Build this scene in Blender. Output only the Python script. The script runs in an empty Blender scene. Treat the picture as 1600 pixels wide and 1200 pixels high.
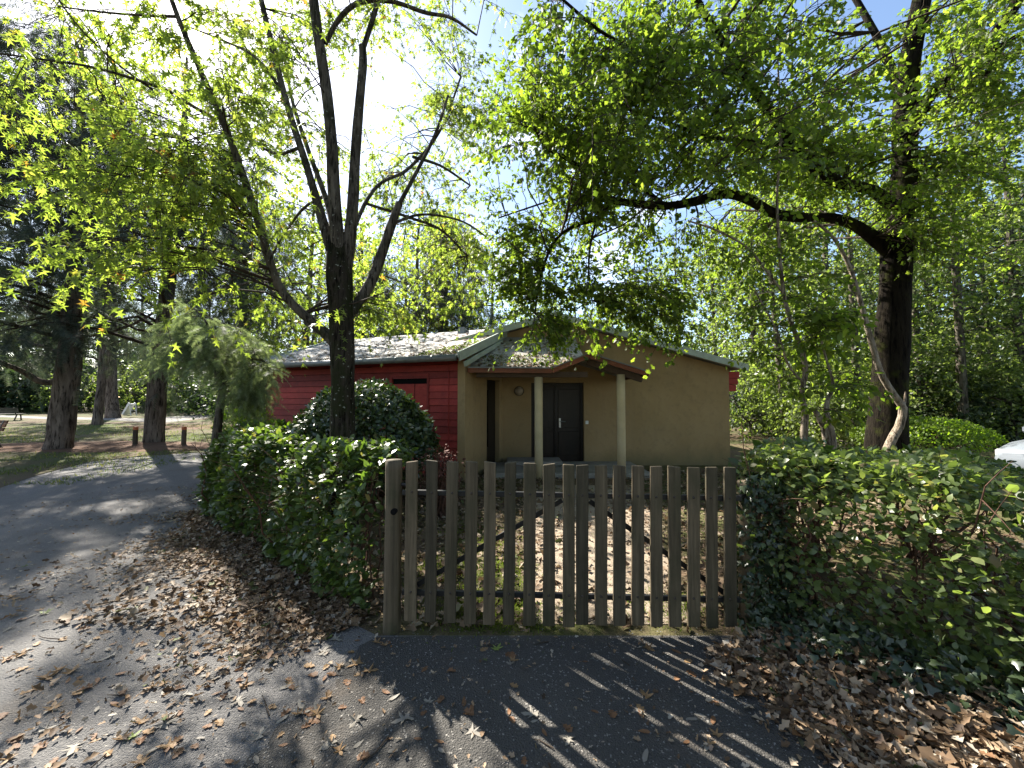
import bpy, bmesh, math, random
import numpy as np
from mathutils import Vector, Matrix

# ------------------------------------------------------------------ camera, sky, sun, exposure
scene = bpy.context.scene
COL = scene.collection
FPX = 601.0                                   # focal length in pixels of a 1600 px wide frame
PITCH = math.radians(1.9)
CAM = np.array([0.0, 0.0, 1.6])
cam_data = bpy.data.cameras.new("camera")
cam_data.sensor_width = 36.0
cam_data.lens = 36.0 * FPX / 1600.0
cam_data.clip_start = 0.03
cam_data.clip_end = 2000.0
cam = bpy.data.objects.new("camera", cam_data)
cam.location = CAM
cam.rotation_euler = (math.radians(90) + PITCH, 0, 0)
COL.objects.link(cam)
scene.camera = cam

SUN_EL, SUN_AZ = math.radians(41), math.radians(43)      # azimuth measured from +Y towards -X
SUN_DIR = Vector((-math.sin(SUN_AZ) * math.cos(SUN_EL), math.cos(SUN_AZ) * math.cos(SUN_EL), math.sin(SUN_EL)))
world = bpy.data.worlds.new("World")
scene.world = world
world.use_nodes = True
wn, wl = world.node_tree.nodes, world.node_tree.links
wn.clear()
w_out = wn.new("ShaderNodeOutputWorld")
w_bg = wn.new("ShaderNodeBackground")
w_sky = wn.new("ShaderNodeTexSky")
w_sky.sky_type = 'NISHITA'
w_sky.sun_disc = False
w_sky.sun_elevation = SUN_EL
w_sky.sun_rotation = -SUN_AZ
w_sky.dust_density = 0.7
w_tc = wn.new("ShaderNodeTexCoord")
w_map = wn.new("ShaderNodeMapping")
w_map.inputs['Scale'].default_value = (1.0, 1.0, 2.2)
w_no = wn.new("ShaderNodeTexNoise")
w_no.inputs['Scale'].default_value = 2.3
w_no.inputs['Detail'].default_value = 8.0
w_no.inputs['Roughness'].default_value = 0.6
w_rp = wn.new("ShaderNodeValToRGB")
w_rp.color_ramp.elements[0].position = 0.55
w_rp.color_ramp.elements[1].position = 0.72
w_mix = wn.new("ShaderNodeMix")
w_mix.data_type = 'RGBA'
w_mix.inputs[7].default_value = (7.5, 7.7, 8.0, 1)
wl.new(w_tc.outputs['Generated'], w_map.inputs[0])
wl.new(w_map.outputs[0], w_no.inputs['Vector'])
wl.new(w_no.outputs['Fac'], w_rp.inputs[0])
wl.new(w_rp.outputs[0], w_mix.inputs[0])
wl.new(w_sky.outputs[0], w_mix.inputs[6])
wl.new(w_mix.outputs[2], w_bg.inputs['Color'])
w_bg.inputs['Strength'].default_value = 0.072
wl.new(w_bg.outputs[0], w_out.inputs[0])

sun_data = bpy.data.lights.new("sun", 'SUN')
sun_data.energy = 5.0
sun_data.angle = math.radians(0.55)
sun_data.color = (1.0, 0.94, 0.84)
sun = bpy.data.objects.new("sun", sun_data)
sun.rotation_euler = SUN_DIR.to_track_quat('Z', 'Y').to_euler()
sun.location = (-20, 20, 30)
COL.objects.link(sun)

vs = scene.view_settings
vs.view_transform = 'Standard'
vs.look = 'None'
vs.exposure = 2.1
vs.gamma = 1.0
vs.use_curve_mapping = False
scene.render.engine = 'CYCLES'
scene.cycles.max_bounces = 6
scene.cycles.diffuse_bounces = 4
scene.cycles.glossy_bounces = 2
scene.cycles.transmission_bounces = 4
scene.cycles.transparent_max_bounces = 4
scene.cycles.caustics_reflective = False
scene.cycles.caustics_refractive = False
scene.cycles.sample_clamp_indirect = 4.0
scene.cycles.use_denoising = True
scene.cycles.use_adaptive_sampling = True

rng = np.random.default_rng(7)
random.seed(7)

# ------------------------------------------------------------------ coordinates
def P(px, py, d):
    """world point seen at pixel (px, py) of the 1600x1200 photo, d metres ahead"""
    cx, cy = (px - 800) / FPX, (600 - py) / FPX
    v = np.array([cx, math.cos(PITCH) - cy * math.sin(PITCH), math.sin(PITCH) + cy * math.cos(PITCH)])
    return CAM + v * (d / v[1])

def G(px, py, z=0.0):
    cx, cy = (px - 800) / FPX, (600 - py) / FPX
    v = np.array([cx, math.cos(PITCH) - cy * math.sin(PITCH), math.sin(PITCH) + cy * math.cos(PITCH)])
    return CAM + v * ((z - CAM[2]) / v[2])

def nrm(v):
    v = np.asarray(v, float)
    return v / np.maximum(np.linalg.norm(v, axis=-1, keepdims=True), 1e-9)

# ------------------------------------------------------------------ materials
class NT:
    def __init__(s, name):
        s.m = bpy.data.materials.new(name)
        s.m.use_nodes = True
        s.n, s.l = s.m.node_tree.nodes, s.m.node_tree.links
        s.n.clear()
        s.out = s.n.new("ShaderNodeOutputMaterial")
    def node(s, t, **kw):
        n = s.n.new(t)
        for k, v in kw.items():
            setattr(n, k, v)
        return n
    def link(s, a, b):
        s.l.new(a, b)
    def coord(s, scale=(1, 1, 1), kind='Object'):
        t = s.node("ShaderNodeTexCoord")
        m = s.node("ShaderNodeMapping")
        m.inputs['Scale'].default_value = scale
        s.link(t.outputs[kind], m.inputs[0])
        return m.outputs[0]
    def noise(s, vec, scale, detail=4.0, rough=0.55):
        n = s.node("ShaderNodeTexNoise")
        n.inputs['Scale'].default_value = scale
        n.inputs['Detail'].default_value = detail
        n.inputs['Roughness'].default_value = rough
        s.link(vec, n.inputs['Vector'])
        return n.outputs['Fac']
    def voro(s, vec, scale, feature='F1'):
        n = s.node("ShaderNodeTexVoronoi", feature=feature)
        n.inputs['Scale'].default_value = scale
        s.link(vec, n.inputs['Vector'])
        return n
    def ramp(s, fac, stops, interp='LINEAR'):
        r = s.node("ShaderNodeValToRGB")
        r.color_ramp.interpolation = interp
        e = r.color_ramp.elements
        while len(e) < len(stops):
            e.new(0.5)
        for el, (p, c) in zip(e, stops):
            el.position = p
            el.color = (c if len(c) == 4 else (*c, 1)) if isinstance(c, tuple) else (c, c, c, 1)
        s.link(fac, r.inputs[0])
        return r.outputs[0]
    def mix(s, fac, a, b, mode='MIX'):
        m = s.node("ShaderNodeMix", data_type='RGBA', blend_type=mode)
        for sock, v in ((m.inputs[0], fac), (m.inputs[6], a), (m.inputs[7], b)):
            if isinstance(v, bpy.types.NodeSocket):
                s.link(v, sock)
            elif isinstance(v, tuple):
                sock.default_value = (*v, 1) if len(v) == 3 else v
            else:
                sock.default_value = v
        return m.outputs[2]
    def bump(s, h, strength, dist):
        b = s.node("ShaderNodeBump")
        b.inputs['Strength'].default_value = strength
        b.inputs['Distance'].default_value = dist
        s.link(h, b.inputs['Height'])
        return b.outputs[0]
    def bsdf(s, color, rough=0.7, spec=0.3, metal=0.0, normal=None):
        p = s.node("ShaderNodeBsdfPrincipled")
        if isinstance(color, tuple):
            p.inputs['Base Color'].default_value = (*color, 1)
        else:
            s.link(color, p.inputs['Base Color'])
        if isinstance(rough, bpy.types.NodeSocket):
            s.link(rough, p.inputs['Roughness'])
        else:
            p.inputs['Roughness'].default_value = rough
        p.inputs['Specular IOR Level'].default_value = spec
        p.inputs['Metallic'].default_value = metal
        if normal is not None:
            s.link(normal, p.inputs['Normal'])
        return p
    def done(s, sh):
        s.link(sh.outputs[0], s.out.inputs['Surface'])
        return s.m

def leaf_mat(name, stops, trans, tmix=0.45, rough=0.5, spec=0.35):
    t = NT(name)
    g = t.node("ShaderNodeNewGeometry")
    oi = t.node("ShaderNodeObjectInfo")
    ad = t.node("ShaderNodeMath", operation='ADD')
    t.link(g.outputs['Random Per Island'], ad.inputs[0]); t.link(oi.outputs['Random'], ad.inputs[1])
    fc = t.node("ShaderNodeMath", operation='FRACT')
    t.link(ad.outputs[0], fc.inputs[0])
    c = t.ramp(fc.outputs[0], stops)
    p = t.bsdf(c, rough, spec)
    tr = t.node("ShaderNodeBsdfTranslucent")
    tc = t.mix(1.0, c, trans, 'MULTIPLY')
    t.link(tc, tr.inputs['Color'])
    mx = t.node("ShaderNodeMixShader")
    mx.inputs[0].default_value = tmix
    t.link(p.outputs[0], mx.inputs[1])
    t.link(tr.outputs[0], mx.inputs[2])
    t.link(mx.outputs[0], t.out.inputs['Surface'])
    return t.m

def bark_mat(name, dark, light, moss=None, moss_pos=0.6, vs_=9.0, spots=False):
    t = NT(name)
    v = t.coord((1, 1, 0.13))
    v2 = t.coord()
    n1 = t.noise(v, vs_ * 2.2, 9, 0.7)
    n4 = t.noise(t.coord((1, 1, 0.3)), vs_ * 0.8, 6, 0.6)
    fis = t.ramp(n1, [(0.40, 0.0), (0.50, 1.0)])
    c = t.mix(t.ramp(n4, [(0.3, 0.0), (0.7, 1.0)]), dark, light)
    c = t.mix(fis, tuple(x * 0.35 for x in dark), c)
    if moss:
        n2 = t.noise(v2, 3.2, 6, 0.65)
        c = t.mix(t.ramp(n2, [(moss_pos - 0.08, 0.0), (moss_pos + 0.08, 0.85)]), c, moss)
    if spots:
        n3 = t.noise(v2, 26.0, 3, 0.5)
        c = t.mix(t.ramp(n3, [(0.66, 0.0), (0.72, 0.8)]), c, (0.33, 0.34, 0.29))
    hh = t.mix(0.6, n4, n1)
    return t.done(t.bsdf(c, 0.95, 0.05, 0, t.bump(hh, 1.0, 0.05)))

def plain(name, color, rough=0.6, spec=0.3, metal=0.0, var=0.25, scale=6.0, bump=0.0):
    t = NT(name)
    v = t.coord()
    n = t.noise(v, scale, 6, 0.6)
    k = tuple(x * (1 - var) for x in color)
    c = t.mix(t.ramp(n, [(0.3, 0.0), (0.7, 1.0)]), k, color)
    nm = t.bump(t.noise(v, scale * 14, 3), bump, 0.006) if bump else None
    return t.done(t.bsdf(c, rough, spec, metal, nm))

M = {}
# leaves
M['maple'] = leaf_mat('silver_maple_leaf', [(0, (0.068, 0.09, 0.025)), (0.5, (0.098, 0.125, 0.036)), (0.965, (0.13, 0.145, 0.045)), (0.99, (0.16, 0.10, 0.03)), (1, (0.17, 0.06, 0.03))], (3.5, 3.8, 1.4), 0.57)
M['oak'] = leaf_mat('oak_leaf', [(0, (0.036, 0.056, 0.013)), (0.6, (0.066, 0.094, 0.02)), (1, (0.10, 0.125, 0.03))], (3.4, 3.6, 1.2), 0.6)
M['hedge'] = leaf_mat('hedge_leaf', [(0, (0.028, 0.045, 0.013)), (0.6, (0.052, 0.085, 0.02)), (0.92, (0.095, 0.135, 0.04)), (1, (0.14, 0.11, 0.05))], (2.6, 2.8, 1.0), 0.33, 0.36, 0.5)
M['hedge_pale'] = leaf_mat('pale_hedge_leaf', [(0, (0.045, 0.065, 0.022)), (0.5, (0.09, 0.125, 0.042)), (0.92, (0.15, 0.185, 0.07)), (1, (0.16, 0.12, 0.06))], (2.7, 2.8, 1.2), 0.45, 0.32, 0.5)
M['bush'] = leaf_mat('bush_leaf', [(0, (0.022, 0.04, 0.014)), (0.7, (0.04, 0.065, 0.022)), (1, (0.07, 0.09, 0.03))], (2.0, 2.2, 0.9), 0.22, 0.3, 0.55)
M['ivy'] = leaf_mat('ivy_leaf', [(0, (0.014, 0.026, 0.012)), (0.7, (0.028, 0.045, 0.02)), (1, (0.05, 0.07, 0.03))], (1.8, 2.0, 0.9), 0.2, 0.34, 0.5)
M['cedar'] = leaf_mat('cedar_needle', [(0, (0.03, 0.042, 0.03)), (0.6, (0.052, 0.066, 0.05)), (1, (0.085, 0.095, 0.07))], (1.6, 1.7, 1.2), 0.3, 0.6, 0.2)
M['feather'] = leaf_mat('feathery_leaf', [(0, (0.08, 0.105, 0.055)), (0.6, (0.115, 0.145, 0.08)), (1, (0.16, 0.18, 0.11))], (2.2, 2.3, 1.4), 0.5, 0.6, 0.2)
M['shrub'] = leaf_mat('bright_shrub_leaf', [(0, (0.07, 0.11, 0.015)), (0.6, (0.10, 0.155, 0.02)), (1, (0.14, 0.18, 0.03))], (2.8, 3.0, 0.9), 0.5)
M['wood_leaf'] = leaf_mat('woodland_leaf', [(0, (0.048, 0.068, 0.022)), (0.6, (0.082, 0.108, 0.038)), (1, (0.125, 0.148, 0.06))], (3.2, 3.4, 1.4), 0.5, 0.45, 0.4)
M['dark_leaf'] = leaf_mat('dark_woodland_leaf', [(0, (0.02, 0.036, 0.016)), (0.6, (0.036, 0.058, 0.024)), (1, (0.06, 0.08, 0.035))], (2.0, 2.2, 1.0), 0.3, 0.5, 0.3)
M['litter'] = leaf_mat('dry_leaf_litter', [(0, (0.05, 0.032, 0.02)), (0.22, (0.13, 0.082, 0.046)), (0.48, (0.22, 0.15, 0.09)), (0.72, (0.30, 0.225, 0.15)), (0.88, (0.34, 0.31, 0.26)), (0.94, (0.16, 0.075, 0.03)), (0.98, (0.10, 0.09, 0.05)), (1, (0.10, 0.14, 0.04))], (1.3, 1.2, 1.0), 0.15, 0.65, 0.2)
M['litter_dark'] = leaf_mat('old_leaf_litter', [(0, (0.045, 0.03, 0.018)), (0.4, (0.12, 0.078, 0.046)), (0.75, (0.22, 0.155, 0.10)), (0.94, (0.32, 0.26, 0.19)), (1, (0.08, 0.11, 0.03))], (1.3, 1.2, 1.0), 0.15, 0.65, 0.2)
M['leaf_tan'] = leaf_mat('tan_dry_leaf', [(0, (0.20, 0.12, 0.055)), (1, (0.25, 0.16, 0.08))], (1.3, 1.2, 1), 0.15, 0.6, 0.2)
M['leaf_rust'] = leaf_mat('rust_dry_leaf', [(0, (0.13, 0.07, 0.036)), (1, (0.18, 0.095, 0.048))], (1.3, 1.2, 1), 0.15, 0.6, 0.2)
M['leaf_pale'] = leaf_mat('pale_grey_dry_leaf', [(0, (0.19, 0.17, 0.14)), (1, (0.24, 0.22, 0.185))], (1.1, 1.1, 1), 0.15, 0.6, 0.2)
M['leaf_green'] = leaf_mat('fallen_green_leaf', [(0, (0.16, 0.22, 0.045)), (1, (0.20, 0.25, 0.06))], (1.5, 1.5, 1), 0.2, 0.5, 0.3)
M['grass'] = leaf_mat('grass_blade', [(0, (0.05, 0.075, 0.018)), (0.6, (0.085, 0.12, 0.03)), (0.9, (0.14, 0.15, 0.055)), (1, (0.2, 0.16, 0.08))], (2.2, 2.3, 1.0), 0.4, 0.6, 0.2)
M['moss'] = leaf_mat('moss_tuft', [(0, (0.06, 0.09, 0.012)), (1, (0.12, 0.16, 0.025))], (2.2, 2.3, 1.0), 0.35, 0.8, 0.1)
# bark
M['maple_bark'] = bark_mat('maple_bark', (0.018, 0.014, 0.011), (0.06, 0.05, 0.04), (0.022, 0.026, 0.010), 0.52, 11, True)
M['maple_limb'] = bark_mat('maple_limb_bark', (0.05, 0.042, 0.033), (0.17, 0.145, 0.115), (0.03, 0.032, 0.018), 0.60, 14, True)
M['oak_bark'] = bark_mat('oak_bark', (0.008, 0.0065, 0.005), (0.02, 0.016, 0.011), (0.03, 0.035, 0.007), 0.60, 8)
M['cedar_bark'] = bark_mat('cedar_bark', (0.075, 0.058, 0.048), (0.22, 0.18, 0.15), None, 0.6, 7)
M['twig'] = plain('twig_bark', (0.06, 0.045, 0.033), 0.85, 0.15, 0, 0.5, 20)
M['hedge_twig'] = plain('hedge_twig', (0.12, 0.065, 0.045), 0.8, 0.15, 0, 0.5, 20)
M['pale_stem'] = bark_mat('pale_stem_bark', (0.18, 0.14, 0.10), (0.40, 0.34, 0.27), (0.10, 0.07, 0.045), 0.6, 16)
M['wood_bark'] = bark_mat('woodland_bark', (0.05, 0.042, 0.034), (0.17, 0.15, 0.12), (0.04, 0.05, 0.02), 0.62, 9)

def m_asphalt(name, lo, hi, fi, so):
    t = NT(name)
    v = t.coord()
    big = t.noise(v, 0.7, 5, 0.6)
    grit = t.voro(v, 105.0)
    fine = t.noise(v, 160.0, 4, 0.7)
    c = t.mix(t.ramp(big, [(0.35, 0.0), (0.65, 1.0)]), lo, hi)
    c = t.mix(t.ramp(fine, [(0.4, 0.0), (0.75, 0.7)]), c, fi)
    wh = t.noise(v, 55.0, 2, 0.5)
    c = t.mix(t.ramp(wh, [(0.655, 0.0), (0.70, 0.8)]), c, (0.30, 0.28, 0.25))
    soil = t.noise(v, 1.7, 6, 0.62)
    c = t.mix(t.ramp(soil, [(0.54, 0.0), (0.68, 0.6)]), c, so)
    h = t.mix(0.5, grit.outputs['Distance'], fine)
    return t.done(t.bsdf(c, 0.88, 0.25, 0, t.bump(h, 0.9, 0.02)))
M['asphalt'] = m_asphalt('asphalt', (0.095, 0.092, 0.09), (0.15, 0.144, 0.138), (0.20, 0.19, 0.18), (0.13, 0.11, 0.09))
M['asphalt_shade'] = m_asphalt('shaded_asphalt', (0.04, 0.039, 0.036), (0.065, 0.062, 0.056), (0.11, 0.10, 0.09), (0.09, 0.075, 0.06))  # same paving, its colour lowered to carry the shade by the gate

def m_ground(name, a, b, c3, sc=0.35):
    t = NT(name)
    v = t.coord()
    n1 = t.noise(v, sc, 6, 0.6)
    n2 = t.noise(v, 9.0, 6, 0.7)
    n3 = t.noise(v, 70.0, 4, 0.7)
    c = t.mix(t.ramp(n1, [(0.42, 0.0), (0.56, 1.0)]), a, b)
    c = t.mix(t.ramp(n2, [(0.45, 0.0), (0.7, 0.75)]), c, c3)
    c = t.mix(t.ramp(n3, [(0.35, 0.45), (0.7, 0.0)]), c, (0.02, 0.016, 0.01))
    return t.done(t.bsdf(c, 0.95, 0.1, 0, t.bump(t.mix(0.5, n2, n3), 0.9, 0.03)))
M['ground'] = m_ground('woodland_floor', (0.10, 0.07, 0.045), (0.06, 0.075, 0.025), (0.15, 0.11, 0.07))
M['lawn'] = m_ground('thin_lawn', (0.075, 0.098, 0.03), (0.13, 0.092, 0.062), (0.10, 0.105, 0.045), 0.28)
M['yard'] = m_ground('yard_floor', (0.15, 0.105, 0.07), (0.085, 0.095, 0.03), (0.2, 0.15, 0.10), 0.5)
M['sand'] = m_ground('sandy_track', (0.38, 0.31, 0.235), (0.31, 0.245, 0.18), (0.43, 0.36, 0.28), 0.9)
M['gravel'] = m_ground('pale_gravel', (0.27, 0.26, 0.245), (0.22, 0.21, 0.195), (0.33, 0.31, 0.29), 0.9)
M['needles'] = m_ground('needle_bed', (0.15, 0.085, 0.055), (0.11, 0.065, 0.042), (0.20, 0.125, 0.085), 0.8)

def m_stucco():
    t = NT('beige_render')
    v = t.coord()
    n = t.noise(v, 1.1, 6, 0.6)
    g = t.noise(v, 140.0, 3, 0.6)
    st = t.noise(t.coord((5, 5, 0.35)), 1.6, 5, 0.6)
    c = t.mix(t.ramp(n, [(0.35, 0.0), (0.7, 1.0)]), (0.30, 0.208, 0.102), (0.37, 0.262, 0.138))
    c = t.mix(t.ramp(st, [(0.52, 0.0), (0.75, 0.22)]), c, (0.24, 0.18, 0.11))
    bl = t.noise(v, 4.5, 7, 0.7)
    c = t.mix(t.ramp(bl, [(0.50, 0.0), (0.72, 0.6)]), c, (0.21, 0.155, 0.085))
    sep = t.node("ShaderNodeSeparateXYZ")
    t.link(v, sep.inputs[0])
    mm = t.node("ShaderNodeMath", operation='MULTIPLY_ADD')
    mm.inputs[1].default_value = 0.6
    t.link(n, mm.inputs[0]); t.link(sep.outputs['Z'], mm.inputs[2])
    c = t.mix(t.ramp(mm.outputs[0], [(0.35, 0.75), (0.75, 0.0)]), c, (0.15, 0.135, 0.075))   # algae stain at the foot
    return t.done(t.bsdf(c, 0.92, 0.15, 0, t.bump(g, 0.5, 0.006)))
M['stucco'] = m_stucco()

def m_wood(name, a, b, dirt, scale=(22, 22, 0.9), bump=0.55, rough=0.8):
    t = NT(name)
    v = t.coord(scale)
    info = t.node("ShaderNodeObjectInfo")
    add = t.node("ShaderNodeVectorMath", operation='ADD')
    mul = t.node("ShaderNodeVectorMath", operation='SCALE')
    mul.inputs[0].default_value = (31, 17, 9)
    t.link(info.outputs['Random'], mul.inputs['Scale'])
    t.link(v, add.inputs[0]); t.link(mul.outputs[0], add.inputs[1])
    n = t.noise(add.outputs[0], 1.6, 8, 0.65)
    n2 = t.noise(add.outputs[0], 6.0, 5, 0.6)
    w = t.noise(t.coord((2.2, 2.2, 1.4)), 1.8, 5, 0.6)
    c = t.mix(t.ramp(n, [(0.35, 0.0), (0.66, 1.0)]), a, b)
    c = t.mix(t.ramp(n2, [(0.56, 0.0), (0.72, 0.6)]), c, tuple(x * 0.35 for x in a))
    c = t.mix(t.ramp(w, [(0.48, 0.0), (0.66, 0.75)]), c, dirt)
    tint = t.ramp(info.outputs['Random'], [(0, (0.62, 0.62, 0.60)), (0.5, (1.0, 0.97, 0.9)), (1, (1.3, 1.22, 1.15))])
    c = t.mix(1.0, c, tint, 'MULTIPLY')
    return t.done(t.bsdf(c, rough, 0.25, 0, t.bump(t.mix(0.5, n, n2), bump, 0.006)))
M['picket'] = m_wood('weathered_picket_wood', (0.058, 0.046, 0.03), (0.128, 0.104, 0.07), (0.045, 0.043, 0.024))
M['post'] = m_wood('weathered_post_wood', (0.07, 0.055, 0.036), (0.15, 0.12, 0.082), (0.04, 0.045, 0.022))
M['red'] = m_wood('red_painted_board', (0.28, 0.034, 0.030), (0.36, 0.048, 0.040), (0.22, 0.032, 0.028), (0.8, 9, 9), 0.2, 0.6)
M['fascia_wood'] = m_wood('red_brown_fascia', (0.17, 0.06, 0.035), (0.24, 0.095, 0.055), (0.10, 0.055, 0.035), (1.2, 12, 12), 0.3, 0.7)
M['door'] = m_wood('dark_door', (0.018, 0.014, 0.012), (0.03, 0.023, 0.018), (0.014, 0.012, 0.01), (12, 12, 1.0), 0.2, 0.4)
M['bench_wood'] = m_wood('bench_wood', (0.14, 0.06, 0.03), (0.22, 0.10, 0.05), (0.12, 0.07, 0.04), (1, 14, 14))
M['bench_grey'] = m_wood('grey_bench_wood', (0.05, 0.05, 0.045), (0.09, 0.09, 0.08), (0.05, 0.055, 0.04), (1, 14, 14))
M['bollard'] = m_wood('bollard_wood', (0.07, 0.06, 0.045), (0.12, 0.10, 0.08), (0.05, 0.05, 0.035))

def m_roof():
    t = NT('fibre_roof')
    v = t.coord()
    n = t.noise(v, 3.0, 7, 0.65)
    f = t.noise(v, 45.0, 4, 0.65)
    c = t.mix(t.ramp(n, [(0.35, 0.0), (0.7, 1.0)]), (0.26, 0.25, 0.235), (0.40, 0.385, 0.36))
    c = t.mix(t.ramp(f, [(0.5, 0.0), (0.72, 0.6)]), c, (0.12, 0.11, 0.09))
    return t.done(t.bsdf(c, 0.8, 0.3, 0, t.bump(f, 0.4, 0.01)))
M['roof'] = m_roof()
M['cream'] = plain('cream_column_paint', (0.56, 0.46, 0.28), 0.8, 0.2, 0, 0.22, 4, 0.2)
M['trim'] = plain('grey_green_trim', (0.40, 0.46, 0.40), 0.5, 0.4, 0, 0.25, 5)
M['zinc'] = plain('zinc_gutter', (0.20, 0.21, 0.21), 0.45, 0.5, 0.3, 0.3, 8)
M['soffit'] = plain('soffit_wood', (0.10, 0.07, 0.05), 0.85, 0.2, 0, 0.35, 6)
M['black_metal'] = plain('black_gate_metal', (0.012, 0.012, 0.013), 0.5, 0.4, 0.0, 0.4, 12)
M['bolt'] = plain('rusty_bolt', (0.07, 0.055, 0.045), 0.55, 0.4, 0.4, 0.4, 30)
M['dark'] = plain('dark_interior', (0.006, 0.006, 0.006), 0.9, 0.1)
M['concrete'] = plain('porch_concrete', (0.30, 0.285, 0.255), 0.9, 0.2, 0, 0.35, 3, 0.3)
M['white_plastic'] = plain('white_plastic', (0.72, 0.72, 0.69), 0.4, 0.4, 0, 0.08, 6)
M['steel'] = plain('brushed_steel', (0.5, 0.5, 0.5), 0.3, 0.5, 0.9, 0.1, 9)
M['orange'] = plain('orange_paint', (0.55, 0.17, 0.07), 0.6, 0.3, 0, 0.3, 12)
M['white_paint'] = plain('white_paint', (0.75, 0.75, 0.74), 0.4, 0.4, 0, 0.1, 6)
M['car_paint'] = plain('silver_white_paint', (0.17, 0.19, 0.215), 0.25, 0.6, 0.15, 0.05, 2)
M['car_glass'] = plain('car_glass', (0.10, 0.19, 0.26), 0.06, 0.8, 0.0, 0.1, 2)
M['rubber'] = plain('rubber', (0.02, 0.02, 0.02), 0.8, 0.2)
M['amber_glass'] = plain('frosted_lamp_glass', (0.35, 0.28, 0.2), 0.4, 0.5)
M['grey_post'] = plain('grey_painted_post', (0.18, 0.2, 0.19), 0.6, 0.3)

# ------------------------------------------------------------------ object helpers
def tag(o, label=None, cat=None, group=None, kind=None):
    if label: o['label'] = label
    if cat: o['category'] = cat
    if group: o['group'] = group
    if kind: o['kind'] = kind
    return o

def thing(name, loc, label, cat, group=None):
    o = bpy.data.objects.new(name, None)
    o.empty_display_size = 0.2
    o.location = loc
    COL.objects.link(o)
    return tag(o, label, cat, group)

def world_org(o):
    p = Vector((0, 0, 0))
    while o is not None:
        p = p + o.location
        o = o.parent
    return np.array(p)

def link_mesh(name, me, mat, parent=None):
    o = bpy.data.objects.new(name, me)
    if mat is not None and len(me.materials) == 0:
        me.materials.append(mat)
    COL.objects.link(o)
    if parent is not None:
        o.parent = parent
    return o

def np_mesh(name, V, F, mat, parent=None, smooth=True):
    """V (n,3) world coordinates; F (m,3) or (m,4) array, or a list of such arrays"""
    V = np.asarray(V, float)
    if parent is not None:
        V = V - world_org(parent)
    Fs = F if isinstance(F, list) else [F]
    me = bpy.data.meshes.new(name)
    idx = np.concatenate([f.reshape(-1) for f in Fs]).astype(np.int32)
    tot = np.concatenate([np.full(len(f), f.shape[1], np.int32) for f in Fs])
    st = np.concatenate([[0], np.cumsum(tot)[:-1]]).astype(np.int32)
    me.vertices.add(len(V)); me.loops.add(len(idx)); me.polygons.add(len(tot))
    me.vertices.foreach_set('co', V.astype(np.float32).reshape(-1))
    me.loops.foreach_set('vertex_index', idx)
    me.polygons.foreach_set('loop_start', st)
    if smooth:
        me.polygons.foreach_set('use_smooth', np.ones(len(tot), bool))
    me.update(calc_edges=True)
    return link_mesh(name, me, mat, parent)

class MB:
    """collects simple solids in world coordinates"""
    def __init__(s):
        s.v, s.f = [], []
    def add(s, V, F):
        k = len(s.v)
        s.v += [tuple(map(float, p)) for p in V]
        s.f += [tuple(i + k for i in f) for f in F]
        return s
    def hexa(s, b, t):
        """b, t: four corners each, same winding (counter-clockwise seen from above)"""
        return s.add(list(b) + list(t), [(3, 2, 1, 0), (4, 5, 6, 7), (0, 1, 5, 4), (1, 2, 6, 5), (2, 3, 7, 6), (3, 0, 4, 7)])
    def box(s, x0, x1, y0, y1, z0, z1):
        return s.hexa([(x0, y0, z0), (x1, y0, z0), (x1, y1, z0), (x0, y1, z0)], [(x0, y0, z1), (x1, y0, z1), (x1, y1, z1), (x0, y1, z1)])
    def obox(s, o, u, w, l, t, z0, z1):
        """oriented box: origin o, along u for l, along w for t"""
        o, u, w = (np.array(q[:2], float) for q in (o, u, w))
        c = [o, o + u * l, o + u * l + w * t, o + w * t]
        if u[0] * w[1] - u[1] * w[0] < 0:
            c = c[::-1]
        return s.hexa([(*p, z0) for p in c], [(*p, z1) for p in c])
    def bar(s, a, b, w, h, up=(0, 0, 1)):
        a, b = np.array(a, float), np.array(b, float)
        t = nrm(b - a); sd = nrm(np.cross(t, up)); u = np.cross(sd, t)
        q = [(-1, -1), (1, -1), (1, 1), (-1, 1)]
        A = [a + sd * i * w / 2 + u * j * h / 2 for i, j in q]
        B = [b + sd * i * w / 2 + u * j * h / 2 for i, j in q]
        return s.hexa(B, A)
    def slab(s, pts, thick):
        """polygon given in order (seen from above ccw), extruded down by thick"""
        n = len(pts)
        lo = [(p[0], p[1], p[2] - thick) for p in pts]
        return s.add(list(pts) + lo, [tuple(range(n)), tuple(range(2 * n - 1, n - 1, -1))] + [(i, i + n, (i + 1) % n + n, (i + 1) % n) for i in range(n)])
    def tube(s, pts, rad, sides=8, cap=True):
        V, F = batch_tubes(np.array([pts], float), np.array([rad], float), sides)
        s.add(V, F.tolist())
        if cap:
            k = len(s.v) - len(V)
            s.f.append(tuple(k + i for i in range(sides))[::-1])
            s.f.append(tuple(k + len(V) - sides + i for i in range(sides)))
        return s
    def build(s, name, mat, parent=None, bevel=0.0, smooth=False, seg=1):
        V = np.array(s.v)
        if parent is not None:
            V = V - world_org(parent)
        me = bpy.data.meshes.new(name)
        me.from_pydata(V.tolist(), [], s.f)
        if bevel:
            bm = bmesh.new(); bm.from_mesh(me)
            bmesh.ops.bevel(bm, geom=bm.edges[:], offset=bevel, segments=seg, affect='EDGES', clamp_overlap=True)
            bm.to_mesh(me); bm.free()
        if smooth:
            me.polygons.foreach_set('use_smooth', np.ones(len(me.polygons), bool))
        me.update()
        return link_mesh(name, me, mat, parent)

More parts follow.
